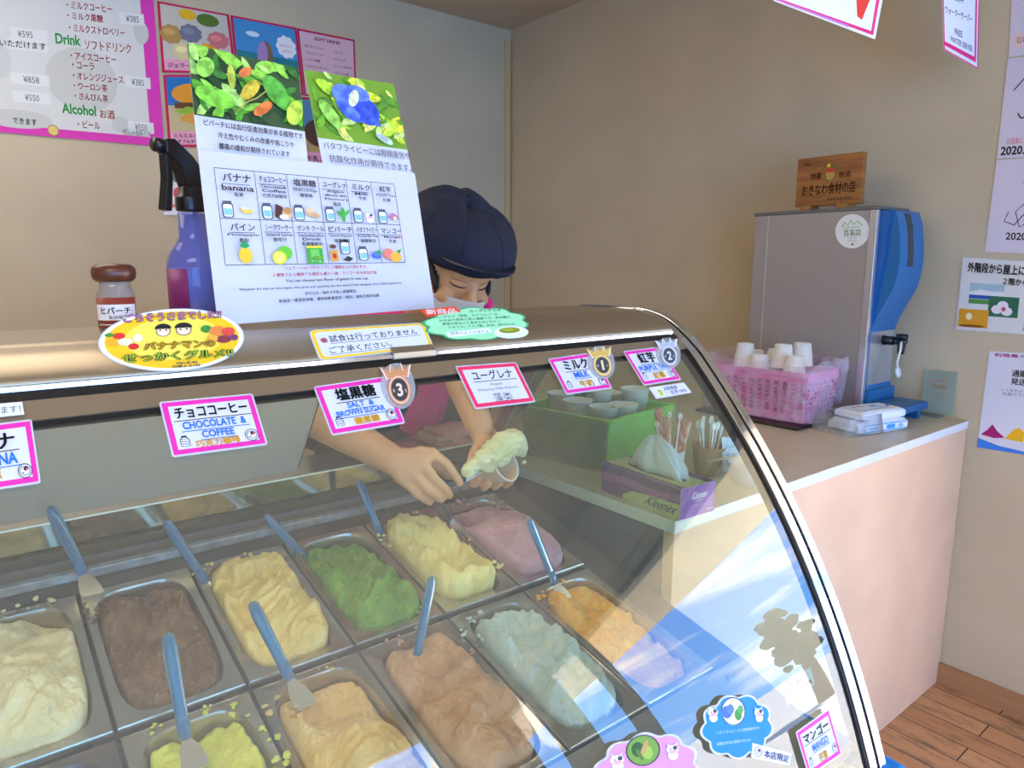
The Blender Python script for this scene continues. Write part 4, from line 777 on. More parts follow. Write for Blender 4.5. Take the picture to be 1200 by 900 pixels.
poster('food poster with an ice cream before a blue sea on the back wall', wallq((270, 17.5), (347.5, 32.5), (356, 112), (278, 96)),
 [('r', .035, .03, .965, .97, (70, 150, 206)), ('r', .035, .50, .965, .72, (40, 130, 140)), ('r', .035, .70, .965, .97, (206, 196, 160)), ('e', .30, .22, .1, .04, (220, 232, 240)), ('p', scallop(.80, .32, .16, .17, 9, .12, 5), (246, 246, 246)), ('t', 'うみのジェラート', .70, .28, .90, .33, (220, 60, 80)), ('t', 'いかがですか', .72, .36, .88, .41, (220, 60, 80)), ('p', ell(.46, .55, .11, .26, rot=8), (130, 106, 76)), ('p', ell(.42, .50, .075, .2, rot=8), (176, 140, 190)), ('p', ell(.62, .80, .2, .08), (236, 190, 90)), ('p', ell(.48, .74, .10, .08), (80, 60, 40))])
poster('pink SOFT DRINK list poster on the back wall', wallq((348, 33), (415.5, 46.5), (418, 118), (357, 112)),
 [('r', .03, .03, .97, .975, (232, 190, 200)), ('t', 'SOFT DRINK', .28, .08, .74, .13, (120, 30, 50), .04)] + [('t', s, a, b_, a+w_, b_+.04, (120, 40, 60), .02) for s, a, b_, w_ in (('・搾りたてミルク', .07, .22, .36), ('・ミルクコーヒー', .07, .32, .36), ('・ミルク黒糖', .07, .42, .28), ('・ミルクストロベリー', .07, .52, .44), ('・コーラ', .58, .24, .18), ('・オレンジ', .58, .35, .24), ('・コーヒー(HOT/ICE)', .58, .46, .36), ('・ウーロン茶', .58, .57, .28), ('・さんぴん茶', .58, .68, .28))])
poster('food poster with a burger on a beach, below the gelato scoops poster', wallq((191, 87.5), (277, 88), (283, 172), (197.5, 172.5)),
 [('r', .035, .03, .965, .78, (40, 120, 190)), ('r', .035, .42, .965, .78, (206, 190, 140)), ('r', .035, .78, .965, .965, PKL), ('p', ell(.36, .26, .27, .14), (236, 160, 40)), ('r', .12, .38, .62, .46, (110, 66, 40)), ('p', scallop(.38, .50, .27, .07, 11, .3, 4), (150, 196, 50)), ('p', ell(.42, .60, .24, .08), (226, 166, 70)), ('t', 'ミルミルバーガー', .08, .81, .60, .87, (90, 40, 60), .03), ('t', 'ダブルチーズバーガー', .12, .89, .70, .95, (90, 40, 60), .03)])
poster('food poster half hidden behind the photo sheets on the back wall', wallq((345, 113), (418, 119), (424, 200), (352, 195)),
 [('r', .035, .03, .965, .78, (90, 140, 170)), ('r', .035, .5, .965, .78, (190, 160, 100)), ('r', .035, .78, .965, .965, PKL), ('p', ell(.35, .5, .25, .2), (90, 60, 40)), ('t', '牛乳アイス', .1, .83, .6, .91, (90, 40, 60), .03)])
card('leaf_card', 'small pink-edged paper beneath the burger poster, behind the spray bottle', 'poster', wallq((190.5, 187), (222, 190), (226, 252), (192, 252)),
 [('r', .02, .02, 1, .86, (236, 130, 130)), ('r', .10, .07, 1, .80, (230, 226, 226)), ('e', .5, .28, .2, .12, (120, 120, 110)), ('e', .55, .6, .2, .12, (220, 90, 100))], thick=.001)
# ================================================================== counter by the right wall
ZCT = .914
m_panel = mat('peach_counter_panel', (240, 194, 154), .6, var=.05, vscale=5, bump=.12, bscale=80)
m_side = mat('grey_counter_side', (96, 90, 92), .6, var=.2, vscale=8)
m_top = mat('cream_worktop', (206, 190, 158), .28, var=.04, vscale=6)
m_edge = mat('white_worktop_edge', (236, 232, 224), .3, var=.03, vscale=20)
CX0, CY0, CY1 = 1.043, .812, 1.52
counter = empty('service_counter', 'peach panelled counter with cream worktop against the right wall', 'counter', (1.8, 1.1, 0), world=True)
b = MB(); b.box(CX0+.004, CY0+.004, 0, XW-.003, CY0+.03, ZCT-.026); b.build('front_panel', m_panel, counter)
b = MB(); b.box(CX0+.004, CY0+.031, 0, CX0+.03, CY1-.01, ZCT-.026); b.build('side_panel', m_side, counter)
b = MB(); b.box(CX0, CY0, ZCT-.026, XW-.002, CY1, ZCT); o = b.build('worktop', [m_top, m_edge], counter, bevel=.002)
for p in o.data.polygons:
    if abs(p.normal.z) < .5: p.material_index = 1
# water dispenser
DX0, DX1, DYF, DYB, DZ = 2.25, 2.455, 1.035, 1.462, 1.585
Z0D = .935
m_grey = mat('grey_painted_metal', (168, 162, 156), .38, .35); m_blue = mat('blue_dispenser_front', (28, 106, 162), .35, bump=0)
disp = empty('water_dispenser', 'tall grey water dispenser with blue front on the counter', 'dispenser', (2.35, 1.25, ZCT), world=True)
b = MB(); b.box(DX0, DYF+.022, Z0D, DX1, DYB, DZ-.008); b.build('cabinet', m_grey, disp, bevel=.004)
b = MB(); b.box(DX0-.0015, DYB-.055, Z0D, DX0, DYB-.052, DZ-.01); b.build('rear_seam', mat('pale_seam', (206, 204, 200), .3, .5), disp)
b = MB(); b.box(DX0-.004, DYF-.004, DZ-.012, DX1+.004, DYB+.003, DZ); b.build('lid', mat('dark_grey_lid', (112, 110, 106), .4, .3), disp, bevel=.003)
b = MB(); b.box(DX0-.003, DYF, Z0D, DX0+.016, DYF+.024, DZ-.012); b.box(DX0+.004, DYF+.004, Z0D, DX1-.002, DYF+.023, DZ-.012); b.build('front_trim', mat('silver_trim', (206, 208, 212), .25, .7), disp, bevel=.002)
for i in range(4):
    MB().lathe([(0, ZCT+.0004), (.012, ZCT+.0004), (.014, ZCT+.004), (.012, Z0D), (0, Z0D)], 14, Matrix.Translation((DX0+.03 if i % 2 else DX1-.03, DYF+.06 if i < 2 else DYB-.04, 0)), closed=False).build('foot', black, disp)
fp = [(-.012, .998), (-.012, 1.0), (.004, 1.02), (.006, 1.16), (-.002, 1.22), (-.030, 1.285), (-.052, 1.335), (-.062, 1.40), (-.060, 1.46), (-.050, 1.53), (-.036, DZ-.014)]
fpp = [(DYF+p.x, p.y) for p in smoothpts([(a, z, 0) for a, z in fp], 5)] + [(DYF+.02, DZ-.014), (DYF+.02, .998)]
MB().prism([(y, z) for y, z in fpp], 0, DX0+.030, DX1-.004, 0, True).build('front_panel', m_blue, disp)
MB().prism([(DYF-.012, Z0D+.01), (DYF-.012, 1.005), (DYF+.02, 1.005), (DYF+.02, Z0D+.01)], 0, DX0+.018, DX1-.004).build('lower_panel', m_blue, disp)
MB().prism([(DYF-.028, DZ-.014), (DYF-.02, 1.42), (DYF-.004, 1.30), (DYF+.003, 1.18), (DYF+.003, .97), (DYF+.02, .97), (DYF+.02, DZ-.014)], 0, DX0+.0185, DX0+.0295).build('side_cheek', mat('dark_blue_cheek', (24, 92, 160), .4), disp)
b = MB(); b.prism([(DYF-.0605, 1.40), (DYF-.0635, 1.40), (DYF-.0615, 1.455), (DYF-.0515, 1.53), (DYF-.042, 1.562), (DYF-.039, 1.562), (DYF-.0485, 1.53), (DYF-.0585, 1.455)], 0, DX0+.085, DX0+.125); b.build('display_strip', mat('dark_display', (44, 56, 70), .2), disp)
b = MB(); b.box(DX0+.022, DYF-.120, .946, DX1-.004, DYF-.013, .968); b.box(DX0+.03, DYF-.114, .968, DX1-.012, DYF-.016, .9695); b.build('drip_tray', mat('tray_blue', (24, 96, 150), .35), disp, bevel=.004)
for x in (DX0+.05, DX1-.04): MB().box(x-.008, DYF-.11, ZCT+.0004, x+.008, DYF-.05, .9465).build('tray_foot', m_blue, disp)
TX = DX0+.10
fa = MB(); fa.lathe([(0, 0), (.016, 0), (.017, .006), (.014, .012), (.014, .034), (0, .034)], 18, Matrix.Translation((TX, DYF-.004, 1.165)) @ Matrix.Rotation(math.pi/2, 4, 'X'), closed=False)
fa.tube([(TX, DYF-.035, 1.165), (TX, DYF-.062, 1.166), (TX, DYF-.075, 1.160)], [.012, .013, .011], 12); fa.tube([(TX, DYF-.062, 1.170), (TX, DYF-.062, 1.125)], [.014, .010], 14); fa.lathe([(0, .0), (.017, 0), (.017, .016), (0, .017)], 16, Matrix.Translation((TX, DYF-.062, 1.172)), closed=False)
tap = fa.build('tap', black, disp)
lv = MB(); lv.tube([(TX-.012, DYF-.066, 1.165), (TX-.022, DYF-.070, 1.14), (TX-.024, DYF-.064, 1.10), (TX-.018, DYF-.066, 1.078)], .0035, 10); lv.lathe([(0, -.003), (.016, -.003), (.018, 0), (.016, .003), (0, .003)], 20, Matrix.Translation((TX-.014, DYF-.066, 1.068)) @ Matrix.Rotation(math.radians(78), 4, 'X'), closed=False)
lv.build('lever', mat('white_lever', (226, 226, 224), .3), tap)
DXs = DX0-.0018
cq = [on(0, DXs, x, y) for x, y in ((978.5, 252), (1018, 250), (1019.5, 290), (979.5, 292))]
card('sticker', None, None, cq, [('p', ell(.5, .5, .47, .47, 36), (236, 238, 230)), ('s', [(.2, .36), (.3, .22), (.38, .32), (.48, .18), (.56, .30), (.68, .2), (.8, .34)], .03, (140, 190, 70)), ('t', 'FOOD CREATOR', .28, .36, .72, .41, (120, 170, 60), .01), ('t', '百名店', .25, .44, .76, .64, (120, 180, 50), .02), ('t', 'SWEETS 2023', .36, .68, .64, .72, (160, 190, 120)), ('t', 'OKINAWA', .38, .76, .62, .80, (160, 190, 120)), ('e', .5, .88, .04, .03, (110, 110, 110))], ell(.5, .5, .5, .5, 40), thick=.0006, parent=None, base=(240, 240, 234))
st = bpy.data.objects['sticker']; st.parent = disp; st.matrix_parent_inverse = WORLD[disp.name].inverted(); st['label'] = 'round white sticker with green writing'
# wooden plaque on the dispenser
wood = mat('oiled_wood', (172, 110, 48), .45, rgb2=(140, 82, 34), vscale=14, stretch=(1, .35, 6))
pl = empty('wooden_plaque', 'carved wooden shop plaque standing on top of the water dispenser', 'plaque', (2.35, 1.22, DZ), world=True)
PXF, zb = 2.31, DZ+.016
A_ = on(0, PXF, 936, 181); B_ = on(0, PXF, 1011.5, 183.5); 
ya, yb2, zt = A_.y, B_.y, (A_.z+B_.z)/2
b = MB(); b.prism([(ya, zb), (yb2, zb), (yb2, zt), (ya, zt)], 0, PXF, PXF+.028); b.build('plank', wood, pl, bevel=.0015)
for yy in (ya-.045, yb2+.05):
    MB().prism([(PXF-.018, DZ), (PXF+.045, DZ), (PXF+.045, DZ+.03), (PXF+.032, DZ+.03), (PXF+.030, DZ+.0158), (PXF-.001, DZ+.0158), (PXF-.004, DZ+.022), (PXF-.018, DZ+.018)], 1, yy-.018, yy+.018).build('stand_foot', mat('light_wood', (178, 122, 62), .5), pl, bevel=.001)
qpl = [Vector((PXF-.0006, ya, zt)), Vector((PXF-.0006, yb2, zt)), Vector((PXF-.0006, yb2, zb)), Vector((PXF-.0006, ya, zb))]
DKW = (54, 30, 16)
cpl = card('face', None, None, qpl, [('t', '地産', .22, .32, .40, .46, DKW, .02), ('t', '地消', .66, .34, .84, .48, DKW, .02), ('t', 'おきなわ食材の店', .10, .55, .93, .78, DKW, .02), ('t', '沖縄県', .10, .10, .22, .16, DKW, .0), ('t', '沖縄県知事 登録店', .50, .85, .90, .91, DKW, .0), ('e', .53, .36, .085, .16, (70, 130, 50)), ('e', .53, .37, .07, .13, (196, 150, 80)), ('p', ell(.53, .34, .075, .10, 14, 180, 360), (206, 70, 50)), ('e', .50, .20, .03, .04, (240, 190, 60))], thick=.0003, bmat=wood)
cpl.parent = pl; cpl.matrix_parent_inverse = WORLD[pl.name].inverted()
# paper cup
cup_m = mat('white_paper_cup', (238, 234, 226), .5)
def cup_mb(r0, r1, h, t=.0008, n=26):
    return MB().lathe([(0, .003), (r0-t, .003), (r0-t, .0), (r0, 0), (r1, h-.002), (r1+.0014, h-.0012), (r1+.0014, h+.0005), (r1-t, h+.0005), (r1-t, h-.002), (r0-t-.0006, .005), (0, .005)], n, closed=False)
def put_cup(label, M, group, proto=[None], key=None, dims=(.026, .036, .072)):
    if dims not in CUPS: o = cup_mb(*dims).build('paper_cup', cup_m); CUPS[dims] = o
    else: o = CUPS[dims].copy(); COL.objects.link(o)
    o.matrix_world = M; return tag(o, label, 'cup', group)
CUPS = {}
UP = Matrix.Rotation(math.pi, 4, 'X')
# pink basket
def basket(name, label, M, w, l, h, m, flare=.018, rows=7, cols=12, th=.004, slits=True):
    """open tray: floor, four lattice walls, thick rim; w along x, l along y"""
    t = empty(name, label, 'basket', mtx=M)
    fl = MB().box(-w/2, -l/2, 0, w/2, l/2, th); fl.build('base', m, t)
    k = lambda z: flare*z/h
    def wall(ax, sgn, nc, nm):
        b = MB(); L_ = (l if ax == 0 else w)/2
        def P(s, z, d): 
            o = (w if ax == 0 else l)/2 + k(z) + d; s2 = s*(L_+k(z))
            return (sgn*o, s2, z) if ax == 0 else (s2, sgn*o, z)
        def slab(s0, s1, z0, z1):
            vs = [P(s, z, d) for d in (-th/2, th/2) for z in (z0, z1) for s in (s0, s1)]
            b.add(vs, [(0, 2, 3, 1), (4, 5, 7, 6), (0, 1, 5, 4), (2, 6, 7, 3), (0, 4, 6, 2), (1, 3, 7, 5)])
        if slits:
            slab(-1, 1, 0, h*.16); slab(-1, 1, h*.80, h*.94)
            for i in range(nc+1): s = -1+2*i/nc; slab(max(-1, s-.035), min(1, s+.035), h*.16, h*.80)
            for j in range(1, rows): z = h*(.16+.64*j/rows); slab(-1, 1, z-.0018, z+.0018)
        else: slab(-1, 1, 0, h*.94)
        b.build(nm, m, t)
    for sg in (-1, 1): wall(0, sg, cols, 'side_wall'); wall(1, sg, max(4, int(cols*.7)), 'end_wall')
    rim = MB(); f2 = flare; pts = rrect(-w/2-f2-.004, -l/2-f2-.004, w/2+f2+.004, l/2+f2+.004, .02, .02); n = len(pts); pi_ = [(x*(1-.012/(w/2+f2)), y*(1-.012/(l/2+f2))) for x, y in pts]
    vs = [(x, y, z) for z in (h*.93, h) for x, y in pts] + [(x, y, z) for z in (h*.93, h) for x, y in pi_]
    rim.add(vs, [(i, (i+1) % n, n+(i+1) % n, n+i) for i in range(n)] + [(n+i, n+(i+1) % n, 3*n+(i+1) % n, 3*n+i) for i in range(n)] + [(3*n+i, 3*n+(i+1) % n, 2*n+(i+1) % n, 2*n+i) for i in range(n)] + [(2*n+i, 2*n+(i+1) % n, (i+1) % n, i) for i in range(n)])
    rim.build('rim', m, t); return t
pink = mat('pink_plastic', (240, 130, 180), .4)
BM = Matrix.Translation((2.075, 1.250, ZCT+.0115)) @ Matrix.Rotation(math.radians(3), 4, 'Z')
basket('wire_basket', 'pink lattice basket full of paper cups in front of the water dispenser', BM, .185, .315, .155, pink, .014)
tray = MB(); tray.box(1.93, 1.07, ZCT+.0005, 2.19, 1.44, ZCT+.010); tag(tray.build('tray', mat('black_tray', (36, 33, 33), .4), bevel=.003), 'flat black tray under the pink basket', 'tray')
# stacks of upside-down cups in the pink basket
PCX = [(-.045, -.095, .168), (-.015, -.040, .196), (.040, -.075, .200), (-.05, .020, .160), (.035, .010, .172), (-.03, .085, .190), (.045, .090, .162)]
PLAB = ['upside-down white cup in the pink basket, nearest its front corner', 'upside-down white cup in the pink basket, tall one in the middle of the near half', 'upside-down white cup in the pink basket, tallest, beside the dispenser', 'upside-down white cup in the pink basket, low one in the middle', 'upside-down white cup in the pink basket, low one against the dispenser', 'upside-down white cup in the pink basket, near its far end', 'upside-down white cup in the pink basket, far corner against the dispenser']
for (x, y, z), lb in zip(PCX, PLAB):
    put_cup(lb, BM @ Matrix.Translation((x, y, z+.032)) @ UP, 'cups in the pink basket')
    for k in range(1, 3):
        pass
# clear bag drawn over the basket
film = clear('clear_plastic_bag', (250, 246, 250), 1.5, .18, haze=.12, hazecol=(250, 240, 248), hnoise=22)
def bag(name, label, M, w, l, h0, h1, m, seed, flare=.02, bumps=.012):
    nu, nz = 72, 16; b = MB(); vs = []
    for j in range(nz+1):
        for i in range(nu):
            a = 2*math.pi*i/nu; c, s_ = math.cos(a), math.sin(a); e = 6
            x = math.copysign(abs(c)**(2/e), c)*(w/2); y = math.copysign(abs(s_)**(2/e), s_)*(l/2); z = h0+(h1-h0)*j/nz
            k = 1+flare*j/nz; P = Vector((x*9, y*9, z*14+seed)); d = bumps*(noise.noise(P)+.6*abs(noise.noise(P*2.3)))*(.35+j/nz)
            vs.append((x*k+c*d, y*k+s_*d, z+(bumps*1.8*noise.noise(P*1.4+Vector((5, 5, 5))) if j == nz else 0)))
    b.add(vs, [(j*nu+i, j*nu+(i+1) % nu, (j+1)*nu+(i+1) % nu, (j+1)*nu+i) for j in range(nz) for i in range(nu)], 0, True)
    o = b.build(name, m, mtx=M); s2 = o.modifiers.new('film', 'SOLIDIFY'); s2.thickness = .0006; return tag(o, label, 'bag')
bag('plastic_bag', 'crinkled clear plastic bag pulled around the pink basket', BM, .262, .394, .006, .188, film, 1.0, bumps=.008)
# pack of wipes in a clear bag
wp = empty('wipes_pack', 'white and blue pack of wipes in a clear bag at the counter front', 'wipes', (2.13, .955, ZCT), world=True)
RZ = Matrix.Translation((2.125, .962, ZCT)) @ Matrix.Rotation(math.radians(-13), 4, 'Z')
def pack(z0, z1, wx, wy, nm, cx=.0):
    b = MB(); n = 12; vs = []
    for i in range(n+1):
        for (yy, zz) in ((-1, .0), (-1, .75), (-.8, 1), (.8, 1), (1, .75), (1, .0)):
            t = -1+2*i/n; e = 1-.28*abs(t)**6; vs.append(RZ @ Vector((cx+t*wx/2, yy*wy/2*(1-.05*abs(t)**6), z0+(z1-z0)*(.5+(zz-.5)*e))))
    b.add(vs, [(6*i+j, 6*i+(j+1) % 6, 6*i+6+(j+1) % 6, 6*i+6+j) for i in range(n) for j in range(6)] + [(5, 4, 3, 2, 1, 0), tuple(6*n+j for j in range(6))], 0)
    return b.build(nm, mat('wipe_film', (232, 236, 242), .3), wp, bevel=.003)
pack(.0008, .038, .215, .115, 'wipes_packet', .012); pack(.0385, .066, .19, .105, 'wipes_packet', .018)
def rzq(x0, x1, y, z0, z1): return [RZ @ Vector(p) for p in ((x0, y, z1), (x1, y, z1), (x1, y, z0), (x0, y, z0))]
LB = (60, 160, 226)
for q, els in ((rzq(-.075, .105, -.0590, .005, .029), [('r', .0, .0, 1, .12, LB), ('r', .0, .84, 1, .96, LB), ('t', 'wipe', .08, .3, .42, .7, LB, .03), ('r', .52, .2, .72, .75, LB), ('p', ell(.86, .5, .06, .28), (150, 190, 226))]),
               ([RZ @ Vector(p) for p in ((-.06, .038, .0666), (.10, .038, .0666), (.10, -.040, .0666), (-.06, -.040, .0666))], [('p', ell(.66, .35, .20, .3), (206, 226, 240)), ('s', [(.05, .85), (.5, .8), (.85, .7), (.97, .4)], .06, LB), ('e', .6, .4, .08, .12, (90, 170, 226)), ('t', 'wet tissue', .1, .2, .42, .34, (80, 90, 110), .02)])):
    c_ = card('printed_face', None, None, q, els, thick=.0002); c_.parent = wp; c_.matrix_parent_inverse = WORLD[wp.name].inverted()
WB = bag('plastic_bag', 'milky clear plastic bag pulled half off the pack of wipes', RZ @ Matrix.Translation((-.050, .004, 0)), .210, .146, .0008, .062, clear('milky_bag', (242, 244, 246), 1.3, .25, haze=.10, hazecol=(232, 234, 238), hnoise=20), 7.0, flare=-.10, bumps=.006)
import bmesh
bm_ = bmesh.new(); bm_.from_mesh(WB.data); bmesh.ops.delete(bm_, geom=[f for f in bm_.faces if f.calc_center_median().x > .030], context='FACES'); bm_.to_mesh(WB.data); bm_.free()
# clear acrylic award plate leaning on the wall
qa = [on(0, XW-.012, 1083.5, 433), on(0, XW-.006, 1122, 436), on(0, XW-.018, 1116, 486), on(0, XW-.022, 1078.5, 482)]
qa[2].z = max(qa[2].z, ZCT+.004); qa[3].z = max(qa[3].z, ZCT+.004)
card('award_plate', 'small clear acrylic award plate leaning on the wall behind the drip tray', 'plate', qa, [('s', [(.2, .28), (.3, .22), (.42, .28), (.55, .21), (.75, .26)], .02, (190, 90, 70)), ('t', '百名店', .30, .32, .72, .42, (190, 90, 70), .01), ('t', 'TABELOG', .40, .55, .62, .58, (110, 110, 110)), ('t', '2023', .45, .61, .57, .64, (110, 110, 110)), ('r', .12, .74, .88, .745, (140, 140, 140))], bmat=clear('acrylic', (226, 236, 228), 1.4, haze=.35, hazecol=(206, 212, 200)), thick=.004)
MB().box(XW-.05, .885, ZCT+.0003, XW-.006, .962, ZCT+.0045).build('plate_stand', clear('acrylic_foot', (220, 228, 222), 1.4, haze=.4, hazecol=(200, 204, 196)))
tag(bpy.data.objects['plate_stand'], 'thin clear foot beneath the small award plate', 'stand')

# ---- seen through the glass: tissue box, green basket, spoon cup, cup with tray and card
KM = Matrix.Translation((1.112, .920, ZCT+.0006)) @ Matrix.Rotation(math.radians(-3.5), 4, 'Z')
kb = empty('tissue_box', 'purple and green tissue box at the counter end beside the case', 'tissue box', mtx=KM)
KW, KL, KH = .100, .225, .062
def purple(): return mat('tissue_box_card', (120, 70, 140), .45)
b = MB(); b.box(-KW/2, -KL/2, 0, KW/2, KL/2, KH); b.build('box', purple(), kb, bevel=.0012)
def kface(pts, els):
    c_ = card('printed_face', None, None, [Vector(p) for p in pts], els, thick=.0003, off=.0006); c_.parent = kb
GL = (206, 206, 140); LV = (176, 120, 200)
kface([(-KW/2, KL/2, KH), (-KW/2, -KL/2, KH), (-KW/2, -KL/2, 0), (-KW/2, KL/2, 0)], [('r', 0, 0, 1, 1, (120, 84, 130)), ('p', [(0, .30), (.35, .22), (.7, .32), (1, .18), (1, .42), (.7, .6), (.35, .48), (0, .6)], (166, 110, 160)), ('p', [(.30, .85), (.42, .62), (.62, .56), (1, .50), (1, 1), (.3, 1)], GL), ('t', 'Kleenex', .58, .56, .93, .88, (60, 50, 110), .01, .25), ('t', 'TISSUE', .68, .90, .84, .95, (110, 100, 120))])
kface([(-KW/2, -KL/2, KH), (KW/2, -KL/2, KH), (KW/2, -KL/2, 0), (-KW/2, -KL/2, 0)], [('r', 0, 0, 1, 1, (166, 96, 190)), ('p', [(0, 0), (.6, 0), (.15, .9), (0, 1)], (146, 80, 176)), ('t', 'Kleenex', .30, .20, .74, .44, (244, 236, 248), .01, .25), ('t', 'TISSUE', .42, .47, .64, .52, (230, 210, 236)), ('t', '180', .78, .84, .96, .90, (236, 220, 240), .01), ('s', [(.25, .66), (.45, .62), (.8, .7)], .008, (220, 196, 230))])
kface([(-KW/2, KL/2, KH), (KW/2, KL/2, KH), (KW/2, -KL/2, KH), (-KW/2, -KL/2, KH)], [('r', 0, 0, 1, 1, (206, 202, 140)), ('p', [(0, .0), (.12, .0), (.12, 1), (0, 1)], (130, 76, 140)), ('p', [(.78, .0), (1, .0), (1, 1), (.78, 1)], (110, 64, 120)), ('p', ell(.45, .52, .20, .36), (70, 60, 80))])
ts = MB(); n = 40; rings = []
for k, (rx, ry, z) in enumerate(((.016, .070, KH+.0012), (.022, .064, KH+.018), (.022, .048, KH+.040), (.016, .030, KH+.058), (.008, .012, KH+.070))):
    for i in range(n):
        a = 2*math.pi*i/n; w_ = 1+.22*math.sin(5*a+k*.4)+.12*math.sin(11*a); ts.v.append((rx*w_*math.cos(a)-.004+.004*k, ry*w_*math.sin(a)-.008+.006*k, z+.004*math.sin(3*a)*(k > 0)))
for k in range(4):
    for i in range(n): ts.f.append((k*n+i, k*n+(i+1) % n, (k+1)*n+(i+1) % n, (k+1)*n+i)); ts.m.append(0); ts.s.append(True)
ts.f.append(tuple(4*n+i for i in range(n))); ts.m.append(0); ts.s.append(True); ts.f.append(tuple(range(n-1, -1, -1))); ts.m.append(0); ts.s.append(True)
tag(ts.build('tissue', mat('white_tissue', (236, 238, 240), .8), mtx=KM), 'white tissue pulled up out of the purple tissue box', 'tissue')
GM = Matrix.Translation((1.300, 1.285, ZCT+.0008)) @ Matrix.Rotation(math.radians(8), 4, 'Z')
basket('plastic_basket', 'bright green basket of paper cups behind the tissue box', GM, .25, .25, .125, mat('lime_green_plastic', (138, 232, 66), .4), .022, th=.004, slits=False)
GC_ = [(-.07, -.075, .098), (.0, -.085, .095), (.075, -.07, .125), (-.08, .0, .105), (.01, .0, .12), (.085, .02, .10), (-.05, .08, .11), (.04, .08, .115)]
GLB = ['at the near left corner', 'in the middle of the near row', 'at the near right, tallest of all', 'left of the middle', 'in the very middle', 'by the right wall of it', 'at the far left', 'at the far right']
GLB = ['white cup in the green basket, ' + s for s in ('first of its near row beside the milk card', 'middle one of its near row', 'tallest, at the tissue box end of its near row', 'first of its middle row', 'centre one of its middle row', 'last of its middle row', 'first of its far row', 'second of its far row')]
for (x, y, z), lb in zip(GC_, GLB): put_cup(lb, GM @ Matrix.Translation((x, y, z-.032)), 'cups in the green basket', dims=(.027, .037, .074))
bag('plastic_bag', 'crinkled clear plastic bag around the green basket', GM, .348, .348, .004, .140, clear('thin_clear_bag', (252, 255, 250), 1.4, .15, haze=.05, hazecol=(225, 245, 210), hnoise=22), 4.0, flare=.02)
# paper-cup holder with wooden sticks and wrapped spoons
SC = Matrix.Translation((1.355, .965, ZCT+.0006))
put_cup('kraft-coloured paper cup holding wrapped spoons behind the tissue box', SC, None, dims=(.030, .040, .070)); CUPS[(.030, .040, .070)].data.materials[0] = mat('kraft_cup', (206, 160, 110), .6)
rs = random.Random(11); spoon_m = mat('white_spoon', (240, 236, 226), .4); stripe = mat('orange_stripe_wrap', (246, 226, 206), .4, rgb2=(238, 120, 60), vscale=60)
for i in range(9):
    a = rs.uniform(0, 6.28); r = rs.uniform(.004, .016); d = Vector((math.cos(a)*.022, math.sin(a)*.022, .11)); b = MB(); p = Vector((math.cos(a)*r, math.sin(a)*r, .008))
    b.tube([p, p+d*.6, p+d], [.003, .003, .0035], 6, flat=(.4, (0, 1, 0))); b.sph(p+d*1.05, (.008, .004, .011), 10, 6)
    tag(b.build('plastic_spoon', spoon_m, mtx=SC), 'white wrapped spoon in the kraft paper cup', 'spoon', 'spoons in the kraft cup')
HC = Matrix.Translation((1.235, .985, ZCT+.0006))
hc = cup_mb(.026, .034, .075).build('stick_cup', cup_m, mtx=HC); tag(hc, 'white cup of orange-striped sticks just behind the tissue', 'cup')
for i in range(7):
    a = i*.9; d = Vector((math.cos(a)*.026, math.sin(a)*.02, .135+.012*(i % 3))); p = Vector((math.cos(a)*.012, math.sin(a)*.012, .008)); b = MB()
    if i % 2:
        b.tube([p, p+d*.9], .0022, 6); b.lathe([(.0035, -.0015), (.0065, -.0015), (.0065, .0015), (.0035, .0015), (.0035, -.0015)], 14, Matrix.Translation(p+d*.95) @ Matrix.Rotation(1.4, 4, 'X'), closed=False)
        tag(b.build('ring_stick', spoon_m, mtx=HC), 'white stick with ring end in the cup behind the tissue', 'stick', 'ring-ended sticks')
    else:
        b.tube([p, p+d*.5, p+d], [.004, .011, .013], 8, flat=(.35, (1, 0, 0))); tag(b.build('wrapped_wafer', stripe, mtx=HC), 'orange-striped wrapped stick in the cup behind the tissue', 'stick', 'orange-striped wrapped sticks')
CM_ = Matrix.Translation((1.372, .872, ZCT+.0006))
cup_o = put_cup('short wide white cup at the counter edge, near the case trim', CM_, None, dims=(.032, .042, .046))
spb = MB(); spb.tube([(-.085, .05, .052), (-.03, .02, .060), (.01, .0, .056)], [.004, .005, .007], 8, flat=(.4, (0, 0, 1))); spb.sph((.02, -.004, .054), (.018, .010, .005), 14, 8); tag(spb.build('wooden_spoon', mat('pale_wood_spoon', (222, 196, 150), .5), mtx=CM_), 'pale wooden spoon lying across the short wide white cup', 'spoon')
cc = [on(1, .926, x, y) for x, y in ((846, 512), (890, 514), (899, 552), (848, 553))]
dz = cc[2].z; 
card('notice_card', 'pale blue printed card standing behind the short wide white cup', 'sign', cc, [('t', 'チョコボールトッピング', .08, .2, .7, .32, (70, 90, 120)), ('t', '持ち帰り用スプーン', .08, .45, .7, .57, (70, 90, 120)), ('t', 'あります！', .08, .7, .5, .82, (70, 90, 120))], base=(206, 226, 240), thick=.001)

